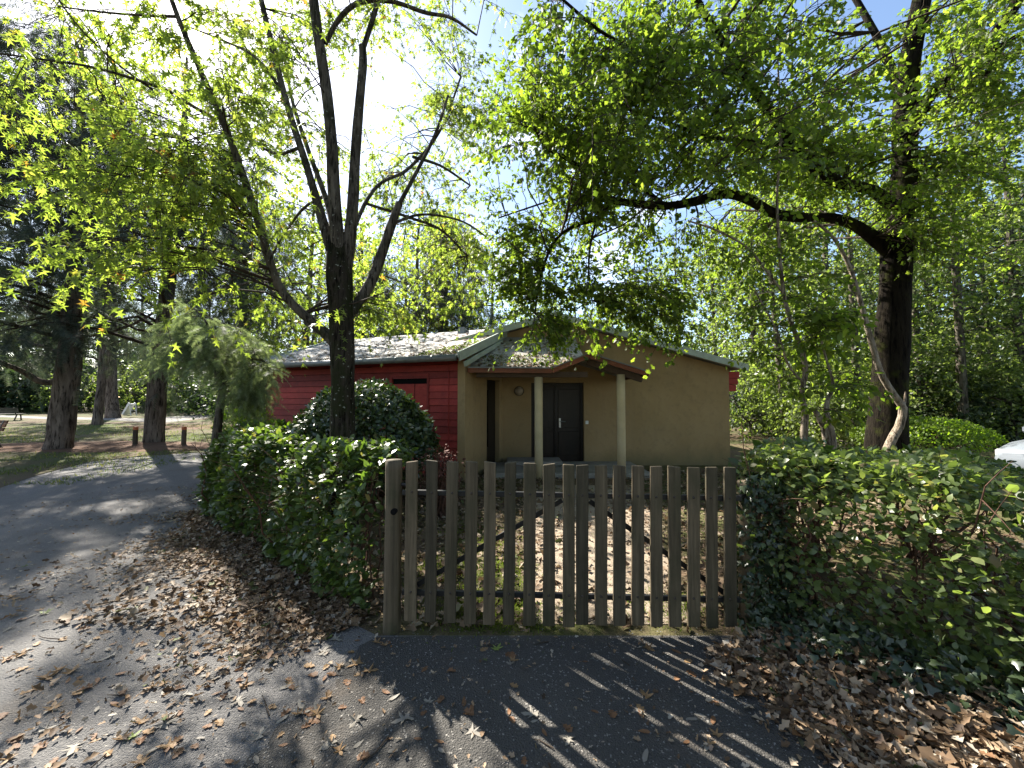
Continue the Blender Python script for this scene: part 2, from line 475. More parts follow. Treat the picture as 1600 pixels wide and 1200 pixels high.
def batch_tubes(paths, rad, S):
    """paths (N,K,3), rad (N,K) -> V, quads"""
    N, K, _ = paths.shape
    tan = nrm(np.gradient(paths, axis=1))
    main = nrm(paths[:, -1] - paths[:, 0])
    ref = np.zeros((N, 3)); ref[np.arange(N), np.argmin(np.abs(main), axis=1)] = 1
    sd = nrm(np.cross(tan, ref[:, None, :]))
    up = np.cross(sd, tan)
    a = np.linspace(0, 2 * np.pi, S, endpoint=False)
    ring = sd[:, :, None, :] * np.cos(a)[None, None, :, None] + up[:, :, None, :] * np.sin(a)[None, None, :, None]
    V = (paths[:, :, None, :] + ring * rad[:, :, None, None]).reshape(-1, 3)
    i = np.arange(N)[:, None, None] * K * S
    k = np.arange(K - 1)[None, :, None] * S
    s_ = np.arange(S)[None, None, :]
    s2 = (s_ + 1) % S
    F = np.stack([i + k + s_, i + k + s2, i + k + S + s2, i + k + S + s_], -1).reshape(-1, 4)
    return V, F

def join(parts):
    Vs, Fs, k = [], [], 0
    for V, F in parts:
        Vs.append(V); Fs.append(F + k); k += len(V)
    return np.concatenate(Vs), Fs

def smooth_path(pts, n):
    """Catmull-Rom resampling of (m,c) control points (position and radius)"""
    p = np.array(pts, float)
    q = np.vstack([2 * p[0] - p[1], p, 2 * p[-1] - p[-2]])
    m = len(p) - 1
    out = []
    for t in np.linspace(0, m, n):
        i = min(int(t), m - 1); u = t - i
        a, b, c, d = q[i], q[i + 1], q[i + 2], q[i + 3]
        out.append(0.5 * (2 * b + (c - a) * u + (2 * a - 5 * b + 4 * c - d) * u * u + (3 * b - a - 3 * c + d) * u ** 3))
    return np.array(out)

def limb_tube(pts, n=24, S=12, rough=0.06):
    """pts rows (x,y,z,r) -> V, F, nodes"""
    c = smooth_path(pts, n)
    c[:, 3] = np.maximum(c[:, 3], 0.004)
    V, F = batch_tubes(c[None, :, :3], c[None, :, 3], S)
    ctr = np.repeat(c[:, :3], S, axis=0)
    a = np.tile(np.linspace(0, 2 * np.pi, S, endpoint=False), n)
    zz = np.repeat(np.linspace(0, 1, n), S) * n
    ph = rng.random(4) * 6
    k = 1 + rough * (np.sin(2 * a + ph[0] + zz * .25) + .7 * np.sin(3 * a + ph[1] - zz * .4) + .5 * np.sin(zz * 1.1 + ph[2]) + .8 * (rng.random(len(a)) - .5))
    V = ctr + (V - ctr) * k[:, None]
    return V, F, c

# leaf outlines: (vertices, triangles), length 1 along +Y, normal +Z
def fan(outline, centre, z=None):
    o = [(x, y) for x, y in outline]
    V = [(x, y, (-0.10 * abs(x) * 2 - 0.10 * max(0, y - .5)) if z is None else z(x, y)) for x, y in o] + [(centre[0], centre[1], 0.03)]
    n = len(o)
    return np.array(V), np.array([(i, (i + 1) % n, n) for i in range(n)])
def mirror(half):
    return half + [(-x, y) for x, y in half[::-1] if abs(x) > 1e-6]
L_MAPLE = fan(mirror([(0, 0), (.16, .08), (.36, .10), (.17, .28), (.50, .60), (.15, .52), (0, 1)]), (0, .33))
L_MAPLE_S = fan(mirror([(0, .05), (.36, .0), (.09, .27), (.47, .50), (.09, .46), (0, 1)]), (0, .33))
L_OAK = fan(mirror([(0, 0), (.24, .26), (.14, .40), (.40, .62), (.22, .76), (0, 1)]), (0, .45))
L_OVAL = fan(mirror([(0, 0), (.22, .25), (.25, .6), (0, 1)]), (0, .45), lambda x, y: 0.14 * abs(x) - 0.12 * y * y)
L_DIAM = (np.array([(0, 0, 0), (.30, .5, -.04), (0, 1, -.1), (-.30, .5, -.04)]), np.array([(0, 1, 2), (0, 2, 3)]))
L_IVY = fan(mirror([(0, .1), (.3, 0), (.42, .32), (.2, .5), (0, 1)]), (0, .4))
L_BLADE = (np.array([(-.035, 0, 0), (.035, 0, 0), (0, .6, .04), (0, 1, .22)]), np.array([(0, 1, 2), (1, 3, 2)]))
def _spray():
    V, T = [], []
    r = np.random.default_rng(3)
    for i in range(13):
        y = .03 + i * .07
        for s in (-1, 1):
            L = .34 * (1 - .55 * y) * r.uniform(.6, 1.15)
            k = len(V)
            V += [(0, y, 0), (0, y + .045, .0), (s * L, y + L * .75, r.uniform(-.14, .05))]
            T.append((k, k + 1, k + 2))
    return np.array(V), np.array(T)
L_SPRAY = _spray()

def scatter(tpl, pos, d, n, s, sx=None):
    """copy a leaf outline to each pos with direction d, normal n, size s"""
    tv, tt = tpl
    d = nrm(d)
    x = nrm(np.cross(d, n)); z = np.cross(x, d)
    if sx is None: sx = np.ones(len(s))
    V = pos[:, None, :] + s[:, None, None] * (tv[None, :, 0, None] * sx[:, None, None] * x[:, None, :] + tv[None, :, 1, None] * d[:, None, :] + tv[None, :, 2, None] * z[:, None, :])
    F = (np.arange(len(pos))[:, None, None] * len(tv) + tt[None]).reshape(-1, 3)
    return V.reshape(-1, 3), F

def leaf_parts(tpl, pos, d, n, s, mat, parent, count, name='leaf', sx=None):
    """the leaves that show largest as objects of their own; returns the mask of the rest"""
    v = pos - CAM
    inv = (v[:, 1] > .4) & (np.abs(v[:, 0] / np.maximum(v[:, 1], .4)) < 1.30) & (np.abs(v[:, 2] / np.maximum(v[:, 1], .4) - .033) < .98)
    show = np.where(inv, s / np.maximum(v[:, 1], .4), 0)
    k = np.argsort(-show)[:count]
    if sx is None: sx = np.ones(len(s))
    me = bpy.data.meshes.new(name); me.from_pydata(tpl[0].tolist(), [], tpl[1].tolist()); me.materials.append(mat); me.update()
    org = world_org(parent)
    dd = nrm(d); x = nrm(np.cross(dd, n)); z = np.cross(x, dd)
    for i in k:
        o = bpy.data.objects.new(name, me); COL.objects.link(o); o.parent = parent
        p = pos[i] - org
        o.matrix_local = Matrix(((x[i, 0] * s[i] * sx[i], dd[i, 0] * s[i], z[i, 0] * s[i], p[0]), (x[i, 1] * s[i] * sx[i], dd[i, 1] * s[i], z[i, 1] * s[i], p[1]), (x[i, 2] * s[i] * sx[i], dd[i, 2] * s[i], z[i, 2] * s[i], p[2]), (0, 0, 0, 1)))
    rest = np.ones(len(pos), bool); rest[k] = False
    return rest

def rdir(n, up=0.0, flat=1.0):
    v = rng.normal(size=(n, 3)); v[:, 2] = v[:, 2] * flat + up
    return nrm(v)

# ------------------------------------------------------------------ growing crowns
def connect(nodes, targets, K=6, lift=0.12, rmax=0.03, r_end=0.003, rk=0.0065):
    """grow one curved branch from the nearest node to each target; nodes (M,4)"""
    D = np.linalg.norm(nodes[None, :, :3] - targets[:, None, :], axis=2)
    D = D + 0.55 * np.maximum(0, nodes[None, :, 2] - targets[:, None, 2])
    j = np.argmin(D, axis=1)
    p0, r0 = nodes[j, :3], nodes[j, 3]
    L = np.linalg.norm(targets - p0, axis=1)
    t = np.linspace(0, 1, K)[None, :, None]
    base = p0[:, None] + (targets - p0)[:, None] * t
    arc = np.sin(np.pi * t) * lift * L[:, None, None] * np.array([0, 0, 1.0])
    wob = rng.normal(size=(len(targets), K, 3)) * 0.035 * L[:, None, None] * np.sin(np.pi * t)
    paths = base + arc + wob
    r = np.minimum(np.minimum(r0 * .65, rmax), .0035 + rk * L)
    rad = r[:, None] * (1 - t[:, :, 0]) + r_end * t[:, :, 0]
    return paths, rad

def sprigs(paths, per, length, droop, K=4, t0=0.3, flat=.45):
    N, Kp, _ = paths.shape
    tt = rng.uniform(t0, 1, size=(N, per)); tt[:, 0] = 1.0
    i = np.minimum((tt * (Kp - 1)).astype(int), Kp - 2); u = tt * (Kp - 1) - i
    ar = np.arange(N)[:, None]
    p = paths[ar, i] * (1 - u[..., None]) + paths[ar, i + 1] * u[..., None]
    tan = nrm(paths[ar, i + 1] - paths[ar, i])
    d = nrm(rdir(N * per, 0, flat).reshape(N, per, 3) + tan * .8).reshape(-1, 3)
    p = p.reshape(-1, 3)
    L = length * rng.uniform(.55, 1.25, len(p))
    s = np.linspace(0, 1, K)
    out = p[:, None] + d[:, None] * (s[None, :, None] * L[:, None, None])
    out[:, :, 2] -= droop * (s ** 2)[None] * L[:, None]
    rad = np.linspace(.0042, .0016, K)[None].repeat(len(p), 0)
    return out, rad

def leaves_on(paths, per, size, t0=.15, down=.45, side=.8, jit=.45, off=.03, sv=.3):
    N, Kp, _ = paths.shape
    tt = rng.uniform(t0, 1.0, size=(N, per)); tt[:, 0] = 1.0
    i = np.minimum((tt * (Kp - 1)).astype(int), Kp - 2); u = tt * (Kp - 1) - i
    ar = np.arange(N)[:, None]
    p = (paths[ar, i] * (1 - u[..., None]) + paths[ar, i + 1] * u[..., None]).reshape(-1, 3)
    tan = nrm(paths[ar, i + 1] - paths[ar, i]).reshape(-1, 3)
    n = len(p)
    d = nrm(tan * .6 + rdir(n, 0, .5) * side + np.array([0, 0, -down]))
    nn = nrm(np.array([0, 0, 1.0]) + rng.normal(size=(n, 3)) * jit)
    return p + d * off, d, nn, size * (1 + sv * rng.uniform(-1, 1, n))

GAPS = [(-.15, 1.2, 1.45, 2.45, .97), (-.4, 2.4, 2.75, 4.9, .74), (-2.1, -1.0, 2.6, 3.6, .9), (-.7, -.15, 1.45, 2.2, .97), (1.8, 4.1, 0.0, 2.2, .86), (1.15, 1.9, 1.5, 2.2, .6), (-3.1, -.6, 2.4, 4.0, .85), (-4.2, -2.0, 3.6, 5.4, .75), (-1.8, -.3, 4.0, 5.4, .75), (2.0, 5.4, 2.3, 4.0, .5, 4.4)]
for _x0, _y0, _x1, _y1 in [(30, 736, 230, 752), (120, 780, 310, 814), (0, 862, 240, 908), (160, 836, 340, 860), (150, 715, 250, 728), (240, 720, 325, 733), (20, 925, 130, 965), (330, 900, 480, 960)]:
    _c = np.array([G(_x0, _y0), G(_x1, _y0), G(_x0, _y1), G(_x1, _y1)])
    GAPS.append((_c[:2, 0].min() * .5 + _c[2:, 0].min() * .5, _c[:2, 0].max() * .5 + _c[2:, 0].max() * .5, _c[:, 1].min(), _c[:, 1].max(), .93))
def sun_open(p, z0=.05):
    """False for twigs that would fill the holes in the canopy through which the sun reaches the ground (x0, x1, y0, y1, share)"""
    k = (p[:, 2] - z0) / SUN_DIR[2]
    gx_, gy_ = p[:, 0] - SUN_DIR[0] * k, p[:, 1] - SUN_DIR[1] * k
    u = rng.random(len(p)); ok = np.ones(len(p), bool)
    for x0, x1, y0, y1, f, *zm in GAPS:
        ok &= ~((p[:, 2] > (zm[0] if zm else 0)) & (gx_ > x0) & (gx_ < x1) & (gy_ > y0) & (gy_ < y1) & (u < f))
    return ok

def crown_mesh(nodes, targets, spr, spr_len, droop, lpn, leaf, tpl, lift=.12, rmax=.03, gaps=False, own=None, **kw):
    bp, br = connect(nodes, targets, 6, lift, rmax)
    sp, sr = sprigs(bp, spr, spr_len, droop)
    if gaps:
        ok = sun_open(sp[:, 2]).reshape(len(bp), spr)
        kb = ok.sum(1) >= 3                                  # a bough that has lost most of its sprigs goes too
        ok = (ok & kb[:, None]).reshape(-1)
        sp, sr, bp, br = sp[ok], sr[ok], bp[kb], br[kb]
    lp, ld, ln, ls = leaves_on(sp, lpn, leaf, **kw)
    tw = join([batch_tubes(bp, br, 5), batch_tubes(sp, sr, 3)])
    if own:
        r_ = leaf_parts(tpl, lp, ld, ln, ls, own[0], own[1], own[2]); lp, ld, ln, ls = lp[r_], ld[r_], ln[r_], ls[r_]
    lf = scatter(tpl, lp, ld, ln, ls)
    return tw, lf

def in_ellipsoid(n, c, r, shell=0.35):
    v = rdir(n) * (rng.uniform(shell, 1, n) ** (1 / 2.2))[:, None]
    return np.array(c) + v * np.array(r)

def in_frame_region(n, poly, d0, d1):
    """points over an image polygon at depths between d0 and d1"""
    poly = np.array(poly, float)
    lo, hi = poly.min(0), poly.max(0)
    out = []
    while len(out) < n:
        q = rng.uniform(lo, hi)
        c = False; j = len(poly) - 1
        for i in range(len(poly)):
            a, b = poly[i], poly[j]
            if (a[1] > q[1]) != (b[1] > q[1]) and q[0] < (b[0] - a[0]) * (q[1] - a[1]) / (b[1] - a[1]) + a[0]:
                c = not c
            j = i
        if c:
            out.append(P(q[0], q[1], rng.uniform(d0, d1)))
    return np.array(out)

def limbs_from_px(rows, depth_scale=True):
    """rows (px, py, d, width_px) -> (x,y,z,r)"""
    # a round stem off the axis of a wide lens looks wider than it is: divide that out
    return [(*P(a, b, d), w * d / FPX / 2 / math.hypot(1, (a - 800) / FPX)) for a, b, d, w in rows]

# ================================================================== SETTING
def sheet(name, pts, z, mat, n=0):
    me = bpy.data.meshes.new(name)
    me.from_pydata([(p[0], p[1], z) for p in pts], [], [tuple(range(len(pts)))])
    o = link_mesh(name, me, mat)
    o['kind'] = 'structure'
    return o

sheet('ground', [(-400, -300), (400, -300), (400, 500), (-400, 500)], 0.0, M['ground'])
sheet('lawn', [G(-900, 820)[:2], (-30, -12), (-60, -12), (-70, 44), (6, 44), (-5.2, 14), (-4.6, 10.2), G(320, 706)[:2], G(210, 713)[:2], G(140, 721)[:2], G(60, 742)[:2], G(0, 762)[:2], G(-200, 820)[:2]][::-1], 0.004, M['lawn'])
ay = [(-3.9, 10.35), G(320, 707)[:2], G(212, 714)[:2], G(140, 722)[:2], G(60, 743)[:2], G(0, 763)[:2], G(-200, 821)[:2], G(-900, 900)[:2], (-12, -8), (9, -8), (4.2, 0.2), (2.35, 1.6), (1.75, 2.45), (1.5, 2.62), (-0.9, 2.62), (-1.5, 3.0), (-2.6, 3.9), (-3.9, 5.1), (-3.7, 7.5)]
sheet('asphalt_path', ay, 0.008, M['asphalt'])
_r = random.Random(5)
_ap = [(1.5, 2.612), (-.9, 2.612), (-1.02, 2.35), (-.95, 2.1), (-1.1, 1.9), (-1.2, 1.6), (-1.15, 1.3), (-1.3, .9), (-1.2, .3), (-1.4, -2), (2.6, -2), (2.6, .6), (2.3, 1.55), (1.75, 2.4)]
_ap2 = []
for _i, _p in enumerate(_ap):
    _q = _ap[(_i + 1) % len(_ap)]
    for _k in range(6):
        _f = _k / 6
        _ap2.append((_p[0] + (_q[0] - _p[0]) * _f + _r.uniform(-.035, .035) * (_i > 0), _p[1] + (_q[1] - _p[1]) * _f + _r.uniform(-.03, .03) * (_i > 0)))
sheet('gate_shade', _ap2, 0.012, M['asphalt_shade'])  # darker sheet paints the shade that lies before the gate
sheet('yard', [(-0.9, 2.62), (1.5, 2.62), (1.75, 2.45), (3.2, 2.6), (9.5, 4), (11, 14), (-3.2, 10), (-8, 12), (-6.2, 8.0), (-3.7, 7.5), (-3.9, 5.1), (-2.6, 3.9), (-1.5, 3.0)], 0.004, M['yard'])
sheet('sandy_track', [(0.1, 2.75), (1.25, 2.75), (1.7, 4.5), (2.3, 7.0), (.4, 7.0), (.25, 4.5)], 0.008, M['sand'])
sheet('side_track', [(5.5, 9.6), (6.3, 8.3), (9.0, 9.2), (13, 12.8), (12, 14.5)], 0.008, M['sand'])
sheet('far_path', [G(-120, 648)[:2], G(0, 648.5)[:2], G(75, 651.5)[:2], G(150, 652.5)[:2], G(230, 654)[:2], G(335, 646.5)[:2], G(335, 652)[:2], G(260, 660.5)[:2], G(160, 656.5)[:2], G(70, 655)[:2], G(0, 651.8)[:2], G(-120, 651)[:2]][::-1], 0.010, M['gravel'])
_nb = lambda c, rx, ry, n=22: [(c[0] + math.cos(i / n * 6.283) * rx * random.uniform(.8, 1.15), c[1] + math.sin(i / n * 6.283) * ry * random.uniform(.8, 1.15)) for i in range(n)]
sheet('needle_bed', _nb((-13.4, 12.4), 4.6, 1.5), 0.008, M['needles'])
sheet('bare_earth', _nb((-15.0, 20.5), 5.5, 1.6), 0.008, M['needles'])

# ================================================================== HOUSE
house = thing('house', (0.5, 9.0, 0), 'single-storey beige house with red boarded wing, grey roofs and a small porch', 'house')
UL = nrm(np.array([-.925, .38])); NB = nrm(np.array([.38, .925]))      # along the red wall (leftwards), and away from the camera
C0 = P(717, 560, 7.4)[:2]
RL = 5.44
GY = 9.0                                                                # gable wall plane
RIDGE_X, RIDGE_Z, SL = 0.984, 3.50, 0.276
EAVE_Z, RSL = 2.37, 0.35
XR = P(1139, 600, GY)[0]
XL = -1.75
# gable wall with its door opening, built as three pieces of one wall round the opening
dx0, dx1, dz = P(830, 600, GY)[0], P(912, 600, GY)[0], 1.93
rz = lambda x: RIDGE_Z - SL * abs(x - RIDGE_X) - 0.10
def wall_prism(mb, pts, y0, y1):
    n = len(pts)
    V = [(x, y0, z) for x, z in pts] + [(x, y1, z) for x, z in pts]
    mb.add(V, [tuple(range(n)), tuple(range(2 * n - 1, n - 1, -1))] + [((i + 1) % n, i, i + n, (i + 1) % n + n) for i in range(n)])
jx = P(789, 600, GY)[0] - .02
mb = MB()
wall_prism(mb, [(dx1, 0), (XR, 0), (XR, rz(XR)), (RIDGE_X, rz(RIDGE_X)), (jx - .6, rz(jx - .6)), (jx - .6, 0), (dx0, 0), (dx0, dz), (dx1, dz)], GY, GY + .25)
gw = mb.build('gable_wall', M['stucco'], house)
mb = MB(); mb.box(XR - .25, XR, GY + .25, GY + 7, 0, rz(XR) - .02); mb.build('end_wall', M['stucco'], house)
mb = MB(); mb.box(XL, XR, GY + 7, GY + 7.25, 0, 2.3); mb.build('rear_wall', M['stucco'], house)
# gable roof: two sheets and their rake boards
for s, x1 in ((1, P(1168, 573, GY - .3)[0]), (-1, XL)):
    mb = MB()
    a = [(RIDGE_X, GY - .3, RIDGE_Z), (x1, GY - .3, RIDGE_Z - SL * abs(x1 - RIDGE_X)), (x1, GY + 7.4, RIDGE_Z - SL * abs(x1 - RIDGE_X)), (RIDGE_X, GY + 7.4, RIDGE_Z)]
    mb.slab(a if s > 0 else a[::-1], .07)
    mb.build('roof_sheet', M['roof'], house)
    mb = MB()
    z1 = RIDGE_Z - SL * abs(x1 - RIDGE_X)
    q = [(RIDGE_X, RIDGE_Z + .03), (x1, z1 + .03), (x1, z1 - .115), (RIDGE_X, RIDGE_Z - .115)]
    wall_prism(mb, q if s < 0 else q[::-1], GY - .345, GY - .303)
    mb.build('rake_board', M['trim'], house)
# red boarded box under the right-hand eave
eb = tag(thing('eave_box', (0, 0, 0), None, None), None); eb.parent = house; eb.location = (0, 0, 0)
for k in range(3):
    z0 = 1.73 + k * .155
    mb = MB(); mb.box(XR + .004, XR + .27 - .04 * (2 - k), GY + .03, GY + 3.2, z0, z0 + .15)
    mb.build('plank', M['red'], eb, .006)
mb = MB(); mb.tube([(XR + .02, GY + .06, 1.60), (XR + .14, GY + .05, 1.64), (XR + .24, GY + .05, 1.70)], [.02] * 3, 6); mb.build('downpipe', M['zinc'], house)

# --- the red wing
W3 = lambda s, t, z: (C0[0] + UL[0] * s + NB[0] * t, C0[1] + UL[1] * s + NB[1] * t, z)
def wbox(mb, s0, s1, t0, t1, z0, z1):
    c = [W3(s0, t0, 0), W3(s0, t1, 0), W3(s1, t1, 0), W3(s1, t0, 0)]
    return mb.hexa([(p[0], p[1], z0) for p in c], [(p[0], p[1], z1) for p in c])
mb = MB(); wbox(mb, .0, RL, .03, .2, 0, 2.30); rw = mb.build('red_wall', M['dark'], house)
mb = MB(); wbox(mb, RL - .02, RL + .0, .2, 4.8, 0, 2.30); mb.build('wing_end_wall', M['stucco'], house)
mb = MB(); wbox(mb, 0, RL, 4.6, 4.8, 0, 2.30); mb.build('wing_rear_wall', M['stucco'], house)
def s_at(px):                                                          # distance along the red wall seen at column px
    k = (px - 800) / FPX
    return (k * C0[1] - C0[0]) / (UL[0] - k * UL[1])
s_w0, s_w1 = s_at(668), s_at(613)
BH = .135
nb = int(2.30 / BH)
for k in range(nb):
    z0 = .08 + k * BH
    z1 = min(z0 + BH - .008, 2.295)
    spans = [(0.005, RL)]
    if 0.85 < z0 + .06 < 1.98:
        spans = [(0.005, s_w0), (s_w1, RL)]
    for a, b in spans:
        mb = MB()
        c0, c1 = [], []
        tb, tt_ = -.014 - random.uniform(0, .003), .004
        mb.hexa([W3(a, tb, z0), W3(a, .028, z0), W3(b, .028, z0), W3(b, tb, z0)], [W3(a, tt_, z1), W3(a, .028, z1), W3(b, .028, z1), W3(b, tt_, z1)])
        o = mb.build('plank', M['red'], rw)
win = MB(); wbox(win, s_w0 + .012, s_w1 - .012, .0, .025, .82, 1.86)
win = win.build('shutter', M['red'], house)
mb = MB(); wbox(mb, s_w0 + .3, s_w0 + .312, -.004, -.0, .82, 1.86); mb.build('shutter_seam', M['dark'], win)
for a, b, z0, z1 in ((s_w0 - .04, s_w0, .82, 2.02), (s_w1, s_w1 + .04, .82, 2.02), (s_w0 - .04, s_w1 + .04, 2.02, 2.06)):
    mb = MB(); wbox(mb, a, b, -.024, .01, z0, z1); mb.build('trim_board', M['red'], win)
mb = MB(); wbox(mb, s_w0 - .5, s_w0 - .49, -.022, -.012, .1, 2.2); mb.build('wall_batten', M['red'], house)
# corner pier and recessed side wall (with the narrow doorway)
mb = MB(); wbox(mb, -.16, .0, -.04, .18, 0, 2.34); mb.build('corner_pier', M['stucco'], house)
LS = (GY - (C0[1] - UL[1] * .12)) / NB[1]
mb = MB()
for t0, t1, z0, z1 in ((.18, .96, 0, 2.5), (.96, 1.62, 1.97, 2.5), (1.62, LS + .12, 0, 2.5)):
    wbox(mb, -.13, .07, t0, t1, z0, z1)
mb.build('side_wall', M['stucco'], house)
mb = MB(); wbox(mb, -.02, .02, 0.955, 1.625, .0, 1.975); nd = mb.build('narrow_door', M['door'], house)
mb = MB(); wbox(mb, -.05, -.022, 1.20, 1.50, .5, 1.75); mb.build('door_panel', M['door'], nd)
# wing roof
E, RT = -.36, 2.42
zr = lambda t: EAVE_Z + RSL * (t - E)
mb = MB(); mb.slab([W3(RL + .22, E, zr(E)), W3(-.2, E, zr(E)), W3(-.2, RT, zr(RT)), W3(RL + .22, RT, zr(RT))], .05); mb.build('roof_sheet', M['roof'], house)
mb = MB(); mb.slab([W3(RL + .22, RT, zr(RT)), W3(-.2, RT, zr(RT)), W3(-.2, 2 * RT - E, zr(E)), W3(RL + .22, 2 * RT - E, zr(E))], .05); mb.build('roof_sheet', M['roof'], house)
mb = MB(); mb.bar(W3(-.22, E - .02, zr(E) - .035), W3(-.22, RT, zr(RT) - .035), .035, .17); mb.build('rake_board', M['trim'], house)
mb = MB(); mb.bar(W3(RL + .24, E - .02, zr(E) - .03), W3(RL + .24, RT, zr(RT) - .03), .035, .14); mb.build('rake_board', M['trim'], house)
mb = MB(); mb.bar(W3(-.262, E + .12, zr(E) - .17), W3(-.262, 1.5, zr(1.5) - .17), .035, .09); mb.build('flashing', M['trim'], house)
mb = MB(); mb.slab([W3(RL, E, 2.30), W3(-.16, E, 2.30), W3(-.16, .03, 2.32), W3(RL, .03, 2.32)], .02); mb.build('soffit', M['red'], house)
gp, gr_ = [W3(RL + .22, E - .065, 2.315), W3(RL * .5, E - .065, 2.312), W3(-.18, E - .065, 2.31)], [.062] * 3
mb = MB(); mb.tube(gp, gr_, 12); gut = mb.build('gutter', M['zinc'], house, 0, True)
for s in np.linspace(.3, RL - .2, 7):
    mb = MB(); mb.tube([W3(s, E - .068, 2.312), W3(s + .02, E - .068, 2.312)], [.067, .067], 12); mb.build('gutter_bracket', M['zinc'], gut)
mb = MB(); mb.add([W3(1.0, 2.0, zr(2.0)), W3(1.22, 2.0, zr(2.0)), W3(1.22, 2.25, zr(2.25)), W3(1.0, 2.25, zr(2.25)), W3(1.03, 2.02, zr(2.0) + .17), W3(1.19, 2.02, zr(2.0) + .17)], [(0, 1, 5, 4), (1, 2, 5), (2, 3, 4, 5), (3, 0, 4)]); mb.build('roof_vent', M['zinc'], house)
mb = MB(); mb.tube([W3(RL + .08, -.05, .0), W3(RL + .08, -.05, 2.2)], [.045, .045], 8); mb.build('downpipe', M['grey_post'], house)

# --- porch
PY = 7.36
p0, p1, p2, p3 = P(731, 575, PY), P(862, 576, PY), P(920, 553, PY), P(1010, 581, PY)
lean = .52                                                              # rise per metre of the lean-to
back = GY - .01
def lz(y): return p0[2] + lean * (y - PY)
yv = PY + (p2[2] - p1[2]) / lean
porch = MB()
th = .05
mb = MB(); mb.slab([tuple(p0), tuple(p1), (p2[0], yv, lz(yv)), (p2[0], back, lz(back)), (p0[0] + .3, back, lz(back))], th); pr = mb.build('porch_roof', M['roof'], house)
mb = MB(); mb.slab([tuple(p1 + np.array([0, 0, .006])), tuple(p2 + np.array([0, 0, .006])), (p2[0], yv + .02, p2[2] + .006)], th); mb.build('porch_roof_slope', M['roof'], pr)
mb = MB(); mb.slab([tuple(p2 + np.array([0.003, 0, .006])), tuple(p3 + np.array([0, 0, .006])), (p3[0], back, p3[2] + .006), (p2[0] + .003, back, p2[2] + .006)], th); mb.build('porch_roof_slope', M['roof'], pr)
for a, b in ((p0, p1), (p1, p2), (p2, p3)):
    e = nrm(b - a) * .004
    mb = MB(); mb.bar(a + np.array([0, -.025, -.045]) + e, b + np.array([0, -.025, -.045]) - e, .04, .085); mb.build('porch_fascia', M['fascia_wood'], pr)
    mb = MB(); mb.bar(a + np.array([0, -.03, .012]) + e, b + np.array([0, -.03, .012]) - e, .06, .022); mb.build('drip_edge', M['zinc'], pr)
mb = MB(); mb.bar((p3[0] + .02, PY - .02, p3[2] - .05), (p3[0] + .02, back, p3[2] - .05), .035, .09); mb.build('porch_fascia', M['fascia_wood'], pr)
mb = MB(); mb.box(p0[0] + .15, p2[0], PY + .12, PY + .22, p0[2] - .17, p0[2] - .062); mb.build('porch_beam', M['soffit'], house)
mb = MB(); mb.bar((p2[0] + .004, PY + .17, p2[2] - .14), (p3[0] - .03, PY + .17, p3[2] - .14), .09, .11); mb.build('porch_beam', M['soffit'], house)
for px in (841.5, 970):
    y = PY + .17
    x = P(px, 600, y)[0]
    top = p0[2] - .165 if px < 900 else p2[2] - (p2[2] - p3[2]) * (x - p2[0]) / (p3[0] - p2[0]) - .18
    pts = [(x, y, 0), (x, y, .6), (x, y, 1.4), (x, y, top)]
    mb = MB(); mb.tube(pts, [.082, .081, .08, .08], 20); mb.build('porch_column', M['cream'], house, 0, True)
mb = MB(); mb.box(-.55, 2.75, 7.55, GY - .004, .004, .10); mb.build('porch_slab', M['concrete'], house, .012)
mb = MB(); mb.box(-.12, 1.1, 8.35, GY - .02, .104, .2); mb.build('door_step', M['concrete'], house, .02)
# front door, recessed
mb = MB(); mb.box(dx0 + .004, dx1 - .004, GY + .16, GY + .22, 0, dz - .004); dr = mb.build('front_door', M['door'], house)
mid = P(869, 600, GY)[0]
for a, b in ((dx0 + .05, mid - .05), (mid + .06, dx1 - .07)):
    for z0, z1 in ((.22, .78), (.86, 1.78)):
        mb = MB(); mb.box(a, b, GY + .14, GY + .158, z0, z1); mb.build('door_panel', M['door'], dr, .008)
for a, b, z0, z1 in ((dx0 + .004, dx0 + .045, .1, dz - .05), (dx1 - .045, dx1 - .004, .1, dz - .05), (dx0 + .004, dx1 - .004, dz - .048, dz - .004), (mid - .018, mid + .018, .1, dz - .05)):
    mb = MB(); mb.box(a, b, GY + .10, GY + .158, z0, z1); mb.build('door_frame', M['door'], dr)
hx, hz = P(875, 661, GY + .1)[0], P(875, 661, GY + .1)[2]
mb = MB(); mb.box(hx - .022, hx + .022, GY + .128, GY + .138, hz - .11, hz + .11); mb.tube([(hx, GY + .13, hz + .04), (hx, GY + .07, hz + .04), (hx + .03, GY + .065, hz + .04), (hx + .12, GY + .065, hz + .035)], [.012] * 4, 8); mb.build('handle', M['steel'], dr)
sx, sz = P(917, 660, GY)[0], P(917, 660, GY)[2]
mb = MB(); mb.box(sx - .035, sx + .035, GY - .018, GY - .001, sz - .04, sz + .04); bt = mb.build('light_switch', M['white_plastic'], house, .006)
# round wall lamp beside the door
lx, lz_ = P(811, 611, GY - .05)[0], P(811, 611, GY - .05)[2]
mb = MB(); mb.tube([(lx, GY - .001, lz_), (lx, GY - .05, lz_), (lx, GY - .09, lz_), (lx, GY - .12, lz_)], [.10, .10, .085, .04], 16); wlp = mb.build('wall_lamp', M['amber_glass'], house, 0, True)
mb = MB(); mb.tube([(lx, GY - .001, lz_), (lx, GY - .03, lz_)], [.112, .112], 16); mb.build('lamp_rim', M['black_metal'], wlp)
